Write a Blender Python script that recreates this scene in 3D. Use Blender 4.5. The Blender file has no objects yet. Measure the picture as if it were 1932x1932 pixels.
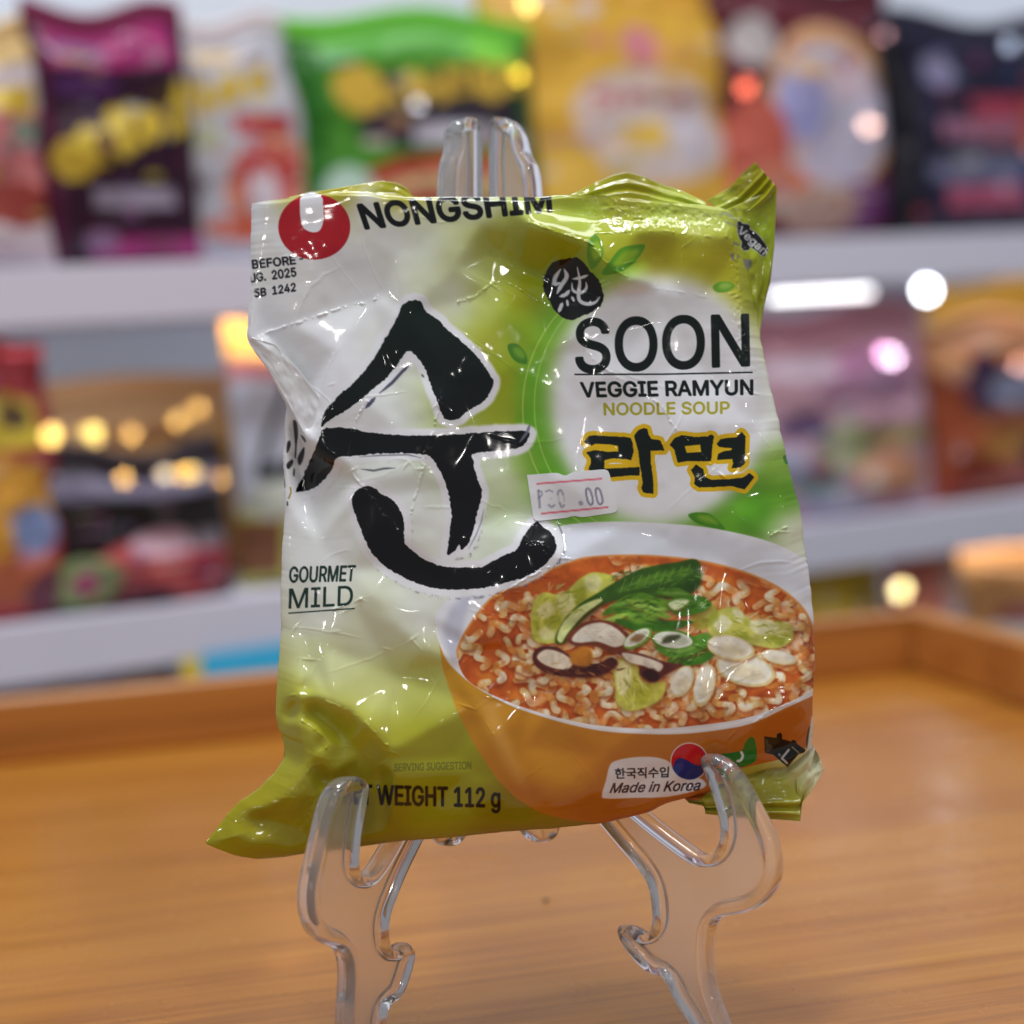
import bpy, bmesh, math, random
import numpy as np
from mathutils import Matrix, Vector, geometry

random.seed(7)
rng = np.random.default_rng(11)
SC = bpy.context.scene
COL = SC.collection

# ------------------------------------------------------------------ camera
F = 4000.0                      # focal length in pixels of a 1932 px wide frame
HC = 966.0
CAM = np.array([0.0, 0.0, 0.175])
PITCH, ROLL = math.radians(4.907), math.atan(0.06)
fwd = np.array([0, math.cos(PITCH), -math.sin(PITCH)])
up0 = np.array([0, math.sin(PITCH), math.cos(PITCH)])
rt0 = np.array([1.0, 0, 0])
RT = rt0 * math.cos(ROLL) - up0 * math.sin(ROLL)
UP = up0 * math.cos(ROLL) + rt0 * math.sin(ROLL)
camd = bpy.data.cameras.new('camera')
cam = bpy.data.objects.new('camera', camd)
COL.objects.link(cam)
m = Matrix.Identity(4)
for i in range(3):
    m[i][0], m[i][1], m[i][2], m[i][3] = RT[i], UP[i], -fwd[i], CAM[i]
cam.matrix_world = m
camd.sensor_width = 36
camd.lens = 36 * F / 1932
camd.clip_start, camd.clip_end = 0.02, 50
camd.dof.use_dof = True
camd.dof.focus_distance = 0.525
camd.dof.aperture_fstop = 6.5
camd.dof.aperture_blades = 0
SC.camera = cam

# ------------------------------------------------------------------ world, lights, exposure
W = bpy.data.worlds.new('World')
SC.world = W
W.use_nodes = True
wn = W.node_tree
bg = wn.nodes['Background']
bg.inputs['Strength'].default_value = 1.0
bg.inputs['Color'].default_value = (.20, .205, .225, 1)      # the dim room around
SC.view_settings.view_transform = 'Standard'
SC.view_settings.look = 'None'
SC.view_settings.exposure = 0.12
SC.view_settings.gamma = 1
SC.cycles.use_denoising = True
SC.cycles.sample_clamp_indirect = 6
SC.cycles.max_bounces = 14
SC.cycles.transmission_bounces = 12
SC.cycles.transparent_max_bounces = 12
SC.cycles.caustics_reflective = False


def area_light(name, loc, target, sx, sy, power, col):
    d = bpy.data.lights.new(name, 'AREA')
    d.shape = 'RECTANGLE'
    d.size, d.size_y, d.energy, d.color = sx, sy, power, col
    o = bpy.data.objects.new(name, d)
    COL.objects.link(o)
    o.location = loc
    o.rotation_euler = (Vector(target) - Vector(loc)).to_track_quat('-Z', 'Y').to_euler()
    return o


def spot_lamp(name, loc, power, col, radius=0.03):
    d = bpy.data.lights.new(name, 'POINT')
    d.energy, d.color, d.shadow_soft_size = power, col, radius
    o = bpy.data.objects.new(name, d)
    COL.objects.link(o)
    o.location = loc
    return o


area_light('ceiling_panel', (-0.1, 0.62, 1.9), (0, 0.72, 0.0), 0.6, 0.3, 17, (0.92, 0.95, 1.0))
area_light('shelf_fill', (0.5, 0.75, 1.5), (0.2, 1.4, 0.1), 1.2, 0.25, 7.5, (0.95, 0.96, 1.0))  # unseen fill added to brighten the packets on the shelves
LAMPS = [(-0.45, -0.35, 1.5), (0.05, -0.55, 1.6), (0.5, -0.25, 1.45), (0.3, 0.15, 1.3), (-0.2, 0.1, 1.35), (-.75, -1.3, 1.0), (.8, -1.2, .9), (.1, -1.6, 1.3), (-1.1, -.3, .8), (1.1, -.2, .9)]  # ceiling spots, then unseen low lamps added in front for film sparkle
for i, l in enumerate(LAMPS):
    spot_lamp('sparkle_spot', l, 3.0 if i < 5 else 2.2, (1.0, 0.96, 0.91), 0.02)


# ------------------------------------------------------------------ helpers
def ray(x, y):
    x = np.asarray(x, float); y = np.asarray(y, float)
    return fwd + np.multiply.outer((x - HC) / F, RT) - np.multiply.outer((y - HC) / F, UP)


def on_plane(x, y, P0, n, h=0.0):
    d = ray(x, y)
    t = ((P0 - CAM) @ n + h) / (d @ n)
    return CAM + d * np.asarray(t)[..., None]


def px_of(p):
    v = np.asarray(p) - CAM
    z = v @ fwd
    return HC + F * (v @ RT) / z, HC - F * (v @ UP) / z


def s2l(c):
    c = np.asarray(c, float)
    return np.where(c <= 0.04045, c / 12.92, ((c + 0.055) / 1.055) ** 2.4)


def C255(*c):
    return tuple(float(v) for v in s2l(np.array(c) / 255.0)) + (1.0,)


def mat(name, base=(0.8, 0.8, 0.8, 1), rough=0.5, metal=0.0, **kw):
    mt = bpy.data.materials.new(name)
    mt.use_nodes = True
    b = mt.node_tree.nodes['Principled BSDF']
    b.inputs['Base Color'].default_value = base
    b.inputs['Roughness'].default_value = rough
    b.inputs['Metallic'].default_value = metal
    for k, v in kw.items():
        b.inputs[k.replace('_', ' ')].default_value = v
    return mt


def link(name, me, mt=None, parent=None):
    o = bpy.data.objects.new(name, me)
    COL.objects.link(o)
    for q in (mt if isinstance(mt, (list, tuple)) else [mt]):
        if q: me.materials.append(q)
    if parent is not None:
        o.parent = parent
        o.matrix_parent_inverse = parent.matrix_world.inverted()
    return o


def thing(name, label, cat, loc=(0, 0, 0), group=None):
    o = bpy.data.objects.new(name, None)
    COL.objects.link(o)
    o.location = tuple(float(v) for v in loc)
    o.matrix_world = Matrix.Translation(o.location)
    o.empty_display_size = 0.02
    o['label'] = label; o['category'] = cat
    if group: o['group'] = group
    return o


def tag(o, label, cat, group=None):
    o['label'] = label; o['category'] = cat
    if group: o['group'] = group
    return o


def struct(o):
    o['kind'] = 'structure'
    return o


def mesh_from(name, verts, faces, smooth=False, colors=None):
    me = bpy.data.meshes.new(name)
    if isinstance(faces, np.ndarray):
        nv, nf, k = len(verts), len(faces), faces.shape[1]
        me.vertices.add(nv); me.vertices.foreach_set('co', np.asarray(verts, np.float32).ravel())
        me.loops.add(nf * k); me.loops.foreach_set('vertex_index', faces.astype(np.int32).ravel())
        me.polygons.add(nf)
        me.polygons.foreach_set('loop_start', np.arange(0, nf * k, k, dtype=np.int32))
        me.polygons.foreach_set('loop_total', np.full(nf, k, np.int32))
        me.update(calc_edges=True)
    else:
        me.from_pydata([tuple(map(float, v)) for v in verts], [], faces)
    if smooth:
        me.polygons.foreach_set('use_smooth', np.ones(len(me.polygons), bool))
    if colors is not None:
        at = me.color_attributes.new('print', 'FLOAT_COLOR', 'POINT')
        c = np.ones((len(verts), 4), np.float32); c[:, :3] = colors
        at.data.foreach_set('color', c.ravel())
    me.update()
    return me


def grid_faces(nu, nv, flip=False):
    i = np.arange(nu - 1)[:, None] * nv + np.arange(nv - 1)[None, :]
    i = i.ravel()
    q = np.stack([i, i + 1, i + nv + 1, i + nv], 1)
    return q[:, ::-1] if flip else q


def box_bm(bm, c, s, rot=None, bevel=0.0):
    M = Matrix.Translation(c)
    if rot is not None: M = M @ rot
    r = bmesh.ops.create_cube(bm, size=1, matrix=M @ Matrix.Diagonal((*s, 1)))
    if bevel > 0:
        es = list({e for v in r['verts'] for e in v.link_edges})
        bmesh.ops.bevel(bm, geom=es, offset=bevel, segments=3, profile=0.6, affect='EDGES')


def bm_obj(name, bm, mt, parent=None, smooth=False):
    me = bpy.data.meshes.new(name)
    bm.to_mesh(me); bm.free()
    if smooth:
        me.polygons.foreach_set('use_smooth', np.ones(len(me.polygons), bool))
    return link(name, me, mt, parent)


def box(name, c, s, mt, parent=None, rot=None, bevel=0.0):
    bm = bmesh.new()
    box_bm(bm, c, s, rot, bevel)
    return bm_obj(name, bm, mt, parent)


# ------------------------------------------------------------------ print canvas (the packet's artwork)
X0, Y0, CW, CH, S = 370, 290, 1200, 1350, 2     # pixel window, canvas scale
ART = np.zeros((CH * S, CW * S, 3), np.float32)


def seg_mask(E):
    """even-odd coverage of segments E (n,4) in canvas units -> mask, (y,x) offset"""
    x_lo = int(max(0, math.floor(min(E[:, 0].min(), E[:, 2].min())) - 2))
    x_hi = int(min(CW * S, math.ceil(max(E[:, 0].max(), E[:, 2].max())) + 2))
    y_lo = int(max(0, math.floor(min(E[:, 1].min(), E[:, 3].min())) - 2))
    y_hi = int(min(CH * S, math.ceil(max(E[:, 1].max(), E[:, 3].max())) + 2))
    if x_hi <= x_lo or y_hi <= y_lo: return None, (0, 0)
    M = np.zeros((y_hi - y_lo, x_hi - x_lo), np.float32)
    ax, ay, bx, by = E.T
    xs = np.arange(x_lo, x_hi)
    for r in range(M.shape[0]):
        for sub in (0.25, 0.75):
            y = y_lo + r + sub
            k = (ay <= y) != (by <= y)
            if not k.any(): continue
            cx = np.sort(ax[k] + (y - ay[k]) * (bx[k] - ax[k]) / (by[k] - ay[k]))
            for a, b in zip(cx[0::2], cx[1::2]):
                M[r] += 0.5 * np.clip(np.minimum(xs + 1, b) - np.maximum(xs, a), 0, 1)
    return np.clip(M, 0, 1), (y_lo, x_lo)


def winding_mask(polys):
    """non-zero winding coverage of closed outlines (canvas units)"""
    al = np.vstack(polys)
    x0, y0 = np.maximum(0, np.floor(al.min(0)) - 3).astype(int)
    x1, y1 = np.minimum((CW * S, CH * S), np.ceil(al.max(0)) + 3).astype(int)
    if x1 <= x0 or y1 <= y0: return None, (0, 0)
    W_ = np.zeros((y1 - y0, x1 - x0), np.float32)
    for q in polys:
        n = np.roll(q, -1, 0)
        sg = np.sign(np.sum(q[:, 0] * n[:, 1] - n[:, 0] * q[:, 1]))
        M, off = seg_mask(np.hstack([q, n]))
        if M is None: continue
        ya, xa = off[0] - y0, off[1] - x0
        ys, xs = max(0, -ya), max(0, -xa)
        ye, xe = min(M.shape[0], W_.shape[0] - ya), min(M.shape[1], W_.shape[1] - xa)
        if ye > ys and xe > xs: W_[ya + ys:ya + ye, xa + xs:xa + xe] += sg * M[ys:ye, xs:xe]
    return np.clip(np.abs(W_), 0, 1), (y0, x0)


def cv(p):
    p = np.asarray(p, float)
    return (p - (X0, Y0)) * S


def poly_edges(p):
    q = cv(p)
    return np.hstack([q, np.roll(q, -1, 0)])


def poly_mask(polys):
    if not isinstance(polys, list) or not isinstance(polys[0], (list, np.ndarray)) or np.asarray(polys[0]).ndim == 1:
        polys = [polys]
    return seg_mask(np.vstack([poly_edges(p) for p in polys]))


def full(M, off):
    Z = np.zeros(ART.shape[:2], np.float32)
    if M is None: return Z
    Z[off[0]:off[0] + M.shape[0], off[1]:off[1] + M.shape[1]] = M
    return Z


def box1(a, r, ax):
    if r < 1: return a
    r = int(r)
    pad = [(0, 0)] * a.ndim; pad[ax] = (r + 1, r)
    c = np.cumsum(np.pad(a, pad, mode='edge'), axis=ax, dtype=np.float64)
    n = a.shape[ax]
    hi = np.take(c, np.arange(2 * r + 1, 2 * r + 1 + n), axis=ax)
    lo = np.take(c, np.arange(0, n), axis=ax)
    return ((hi - lo) / (2 * r + 1)).astype(np.float32)


def blur(a, r, it=2):
    for _ in range(it):
        a = box1(box1(a, r, 0), r, 1)
    return a


def padm(M, off, k):
    """grow a mask's window by k canvas units"""
    y0, x0 = max(0, off[0] - k), max(0, off[1] - k)
    y1 = min(ART.shape[0], off[0] + M.shape[0] + k); x1 = min(ART.shape[1], off[1] + M.shape[1] + k)
    Z = np.zeros((y1 - y0, x1 - x0), np.float32)
    Z[off[0] - y0:off[0] - y0 + M.shape[0], off[1] - x0:off[1] - x0 + M.shape[1]] = M
    return Z, (y0, x0)


def dilate(M, off, r):
    """grow by r px of the frame (round brush)"""
    R = int(round(r * S))
    M, off = padm(M, off, R + 2)
    out = M.copy()
    n = max(8, int(R * 2.2))
    rad = [R] if R < 5 else [R, R * 0.55]
    for q in rad:
        for k in range(n):
            dx, dy = int(round(q * math.cos(2 * math.pi * k / n))), int(round(q * math.sin(2 * math.pi * k / n)))
            out = np.maximum(out, np.roll(np.roll(M, dy, 0), dx, 1))
    return out, off


def comp(M, off, col, alpha=1.0):
    if M is None: return
    h, w = M.shape
    T = ART[off[0]:off[0] + h, off[1]:off[1] + w]
    a = (M * alpha)[..., None]
    c = np.asarray(col, np.float32)
    if c.ndim == 1: c = c / 255.0
    T *= 1 - a
    T += a * c


def fill(p, col, alpha=1.0, soft=0.0, grow=0.0):
    M, off = poly_mask(p)
    if M is None: return
    if grow: M, off = dilate(M, off, grow)
    if soft:
        k = int(soft * S)
        M, off = padm(M, off, 2 * k + 2)
        M = blur(M, k)
    comp(M, off, col, alpha)


def smooth_closed(p, n=6):
    """closed Catmull-Rom through the points"""
    p = np.asarray(p, float)
    a, b, c, d = np.roll(p, 1, 0), p, np.roll(p, -1, 0), np.roll(p, -2, 0)
    t = np.linspace(0, 1, n, endpoint=False)[None, :, None]
    a, b, c, d = (q[:, None, :] for q in (a, b, c, d))
    r = 0.5 * (2 * b + (c - a) * t + (2 * a - 5 * b + 4 * c - d) * t ** 2 + (3 * b - a - 3 * c + d) * t ** 3)
    return r.reshape(-1, 2)


def smooth_open(p, n=8):
    p = np.asarray(p, float)
    q = np.vstack([2 * p[0] - p[1], p, 2 * p[-1] - p[-2]])
    out = []
    for i in range(len(p) - 1):
        a, b, c, d = q[i:i + 4]
        t = np.linspace(0, 1, n, endpoint=False)[:, None]
        out.append(0.5 * (2 * b + (c - a) * t + (2 * a - 5 * b + 4 * c - d) * t ** 2 + (3 * b - a - 3 * c + d) * t ** 3))
    out.append(p[-1:])
    return np.vstack(out)


def rough(p, amp=1.2, step=2.5, seed=0):
    """dry-brush edge: resample and jitter along the normal"""
    r = np.random.default_rng(seed)
    p = np.asarray(p, float)
    q = np.vstack([p, p[:1]])
    L = np.concatenate([[0], np.cumsum(np.hypot(*np.diff(q, axis=0).T))])
    n = int(L[-1] / step)
    t = np.linspace(0, L[-1], n, endpoint=False)
    x, y = np.interp(t, L, q[:, 0]), np.interp(t, L, q[:, 1])
    e = r.normal(0, 1, (n,)); e = 0.6 * e + 0.4 * np.roll(e, 1)
    dx, dy = np.roll(x, -1) - np.roll(x, 1), np.roll(y, -1) - np.roll(y, 1)
    l = np.hypot(dx, dy) + 1e-6
    return np.stack([x - dy / l * e * amp, y + dx / l * e * amp], 1)


def stroke(pts, width, col, alpha=1.0, soft=0.0, taper=False):
    q = cv(pts)
    k = width * S + soft * S * 2 + 3
    x0, y0 = np.maximum(0, np.floor(q.min(0) - k)).astype(int)
    x1, y1 = np.ceil(q.max(0) + k).astype(int)
    x1, y1 = min(x1, ART.shape[1]), min(y1, ART.shape[0])
    if x1 <= x0 or y1 <= y0: return
    gx, gy = np.meshgrid(np.arange(x0, x1) + .5, np.arange(y0, y1) + .5)
    best = np.full(gx.shape, -1e9, np.float32)
    n = len(q) - 1
    for i in range(n):
        ax, ay = q[i]; bx, by = q[i + 1]
        dx, dy = bx - ax, by - ay
        t = np.clip(((gx - ax) * dx + (gy - ay) * dy) / (dx * dx + dy * dy + 1e-9), 0, 1)
        d = np.hypot(gx - ax - t * dx, gy - ay - t * dy)
        w = width * S / 2
        if taper:
            s = (i + t) / n
            w = w * np.clip(0.25 + 3.0 * np.minimum(s, 1 - s), 0, 1)
        best = np.maximum(best, w - d)
    sf = max(1.0, soft * S * 2)
    comp(np.clip(best / sf + .5, 0, 1).astype(np.float32), (y0, x0), col, alpha)


def ell(cx, cy, rx, ry, rot=0, n=64):
    t = np.linspace(0, 2 * math.pi, n, endpoint=False)
    x, y = rx * np.cos(t), ry * np.sin(t)
    c, s = math.cos(rot), math.sin(rot)
    return np.stack([cx + x * c - y * s, cy + x * s + y * c], 1)


_text_cache = {}


def bundled_font():
    try:
        import os
        return bpy.data.fonts.load(os.path.join(bpy.utils.system_resource('DATAFILES'), 'fonts', 'Inter.woff2'))
    except Exception:
        return None


SANS = bundled_font()


def text_edges(body):
    if body in _text_cache: return _text_cache[body]
    cu = bpy.data.curves.new('lettering', 'FONT')
    cu.body = body
    if SANS and body.isascii(): cu.font = SANS
    cu.size = 1.0; cu.resolution_u = 4
    o = bpy.data.objects.new('lettering', cu)
    COL.objects.link(o)
    dg = bpy.context.evaluated_depsgraph_get()
    oe = o.evaluated_get(dg)
    cc = oe.to_curve(dg)
    E = []
    t = np.linspace(0, 1, 7)[:-1, None]
    for sp in cc.splines:
        bp = sp.bezier_points
        n = len(bp)
        if n < 2: continue
        q = []
        for i in range(n):
            p0, p1 = np.array(bp[i].co[:2]), np.array(bp[i].handle_right[:2])
            p2, p3 = np.array(bp[(i + 1) % n].handle_left[:2]), np.array(bp[(i + 1) % n].co[:2])
            q.append((1 - t) ** 3 * p0 + 3 * (1 - t) ** 2 * t * p1 + 3 * (1 - t) * t * t * p2 + t ** 3 * p3)
        E.append(np.vstack(q))
    oe.to_curve_clear()
    bpy.data.objects.remove(o); bpy.data.curves.remove(cu)
    _text_cache[body] = E
    return E


_h = text_edges('H')
CAP = float(np.vstack(_h)[:, 1].max())


def text(body, tl, tr, bl, br, col, bold=0.0, cap=None, alpha=1.0, y0=0.0, ital=0.0, outline=None, soft=0):
    """print text so that its cap-height box falls on the four given pixels"""
    E = text_edges(body)
    xs = np.vstack(E)[:, 0]
    a, b = xs.min(), xs.max()
    top = cap if cap else CAP
    tl, tr, bl, br = (np.array(v, float) for v in (tl, tr, bl, br))

    def mp(x, y):
        v = ((y - y0) / (top - y0))[:, None]
        u = ((x - a) / (b - a) + ital * (v[:, 0] - .5) * 0.02)[:, None]
        return (bl * (1 - u) + br * u) * (1 - v) + (tl * (1 - u) + tr * u) * v
    M, off = winding_mask([cv(mp(q[:, 0], q[:, 1])) for q in E])
    if M is None: return
    if bold: M, off = dilate(M, off, bold)
    if outline:
        M2, o2 = dilate(M, off, outline[1]); comp(M2, o2, outline[0])
    if soft:
        M, off = padm(M, off, int(soft * S) + 2); M = blur(M, int(soft * S), 1)
    comp(M, off, col, alpha)


def vnoise(shape, cell, seed):
    r = np.random.default_rng(seed)
    h, w = shape
    g = r.normal(0, 1, (h // cell + 4, w // cell + 4))
    yi, xi = np.arange(h) / cell, np.arange(w) / cell
    y0, x0 = yi.astype(int), xi.astype(int)
    fy, fx = yi - y0, xi - x0
    fy = (fy * fy * (3 - 2 * fy))[:, None]; fx = (fx * fx * (3 - 2 * fx))[None]
    a = g[y0][:, x0]; b = g[y0][:, x0 + 1]; c = g[y0 + 1][:, x0]; d = g[y0 + 1][:, x0 + 1]
    return ((a * (1 - fx) + b * fx) * (1 - fy) + (c * (1 - fx) + d * fx) * fy).astype(np.float32)



# --- colour ground of the film: scattered colour samples, smoothly interpolated
GROUND = [
    ((480, 400), (238, 239, 243)), ((560, 450), (238, 239, 243)), ((650, 500), (238, 239, 243)), ((500, 600), (238, 239, 243)),
    ((620, 650), (238, 239, 243)), ((700, 560), (237, 239, 241)), ((560, 800), (238, 239, 243)), ((650, 720), (238, 239, 243)),
    ((560, 950), (238, 240, 242)), ((600, 1050), (234, 238, 236)), ((700, 800), (236, 240, 240)), ((750, 950), (234, 239, 236)),
    ((850, 1000), (236, 240, 234)), ((690, 380), (238, 239, 242)), ((760, 640), (234, 238, 234)), ((900, 380), (226, 232, 205)),
    ((733, 448), (236, 238, 236)), ((798, 465), (228, 234, 215)), ((863, 481), (212, 220, 165)), ((928, 458), (196, 206, 90)),
    ((993, 465), (186, 192, 40)), ((860, 560), (226, 232, 205)), ((912, 560), (208, 220, 120)), ((1000, 400), (206, 220, 110)),
    ((935, 640), (204, 215, 70)), ((955, 720), (192, 206, 30)), ((950, 790), (190, 206, 45)), ((985, 560), (190, 200, 24)),
    ((985, 630), (160, 200, 40)), ((960, 900), (222, 233, 195)), ((935, 860), (226, 236, 215)), ((985, 880), (160, 205, 80)), ((1010, 1010), (234, 238, 230)),
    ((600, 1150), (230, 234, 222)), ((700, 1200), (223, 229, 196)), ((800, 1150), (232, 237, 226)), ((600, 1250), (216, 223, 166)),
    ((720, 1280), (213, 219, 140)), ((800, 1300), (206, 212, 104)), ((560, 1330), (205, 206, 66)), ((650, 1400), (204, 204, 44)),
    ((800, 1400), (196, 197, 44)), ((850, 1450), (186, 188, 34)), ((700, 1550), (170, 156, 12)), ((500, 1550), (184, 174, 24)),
    ((400, 1595), (190, 186, 30)), ((950, 1550), (160, 144, 10)), ((1200, 1540), (150, 130, 12)), ((850, 1500), (182, 180, 22)),  # olive along the bottom edge: darker print, with some shade in the colour
    ((1100, 400), (200, 224, 76)), ((1250, 405), (204, 224, 90)), ((1340, 420), (212, 226, 110)), ((1150, 450), (205, 214, 50)),
    ((1250, 470), (218, 206, 30)), ((1350, 480), (218, 206, 30)), ((1060, 470), (186, 186, 20)), ((1080, 520), (150, 185, 30)),
    ((1390, 560), (205, 206, 50)), ((1420, 640), (218, 226, 140)), ((1440, 720), (232, 238, 215)), ((1455, 800), (234, 239, 226)),
    ((1475, 880), (150, 195, 70)), ((1485, 930), (104, 170, 30)), ((1505, 1000), (228, 235, 206)), ((1520, 1080), (232, 236, 224)),
    ((1000, 720), (120, 190, 45)), ((1005, 800), (100, 180, 30)), ((1040, 890), (92, 172, 28)), ((1080, 950), (110, 185, 50)), ((1120, 985), (150, 205, 95)),
    ((1200, 985), (160, 206, 110)), ((1340, 985), (104, 178, 34)), ((1420, 960), (90, 165, 30)), ((1050, 600), (150, 200, 60)),
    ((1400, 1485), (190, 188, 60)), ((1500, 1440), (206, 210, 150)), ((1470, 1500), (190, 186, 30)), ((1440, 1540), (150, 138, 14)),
    ((1540, 1450), (222, 222, 190)), ((1545, 1400), (226, 226, 205)), ((1420, 340), (172, 166, 16)), ((1200, 345), (176, 166, 12)), ((1430, 440), (176, 200, 30)),
    ((1435, 560), (150, 160, 20)), ((650, 352), (196, 186, 20)), ((740, 350), (190, 184, 20)), ((1100, 350), (186, 180, 30)), ((560, 365), (210, 205, 120)),
]


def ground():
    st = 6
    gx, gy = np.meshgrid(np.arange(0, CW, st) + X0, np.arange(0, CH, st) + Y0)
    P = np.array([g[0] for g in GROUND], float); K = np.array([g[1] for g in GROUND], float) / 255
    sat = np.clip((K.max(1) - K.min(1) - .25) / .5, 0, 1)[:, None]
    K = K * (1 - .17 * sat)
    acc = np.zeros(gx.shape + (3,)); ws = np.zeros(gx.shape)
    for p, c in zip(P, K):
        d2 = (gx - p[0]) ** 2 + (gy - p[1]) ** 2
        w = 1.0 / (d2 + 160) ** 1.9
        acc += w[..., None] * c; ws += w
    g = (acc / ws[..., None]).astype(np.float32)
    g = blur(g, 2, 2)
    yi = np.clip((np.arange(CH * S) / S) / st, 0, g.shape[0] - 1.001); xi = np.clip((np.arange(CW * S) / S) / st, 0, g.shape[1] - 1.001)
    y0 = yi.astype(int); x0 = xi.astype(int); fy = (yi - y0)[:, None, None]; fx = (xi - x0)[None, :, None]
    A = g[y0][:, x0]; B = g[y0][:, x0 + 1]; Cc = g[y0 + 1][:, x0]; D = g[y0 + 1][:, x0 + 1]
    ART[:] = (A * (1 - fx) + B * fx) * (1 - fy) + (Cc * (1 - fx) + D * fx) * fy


def k1(l): return [(440.2 + .3255 * a, 301.9 + .3255 * b) for a, b in l]
def k2(l): return [(943.4 + .3255 * a, 283.0 + .3255 * b) for a, b in l]
def k3(l): return [(377.3 + .3906 * a, 880.5 + .3906 * b) for a, b in l]
def k4(l): return [(754.7 + .4232 * a, 880.5 + .4232 * b) for a, b in l]
def k6(l): return [(1069.1 + .1953 * a, 786.1 + .1953 * b) for a, b in l]
def k7(l): return [(471.7 + .1465 * a, 723.2 + .1465 * b) for a, b in l]
def k8(l): return [(1352.1 + .1139 * a, 1352.1 + .1139 * b) for a, b in l]
def k9(l): return [(1352.1 + .1139 * a, 314.5 + .1139 * b) for a, b in l]
def ks(l): return [(981.1 + .10417 * a, 874.2 + .10417 * b) for a, b in l]


INK = (9, 13, 12)
GINK = (8, 22, 17)
WHT = (240, 241, 245)


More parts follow.
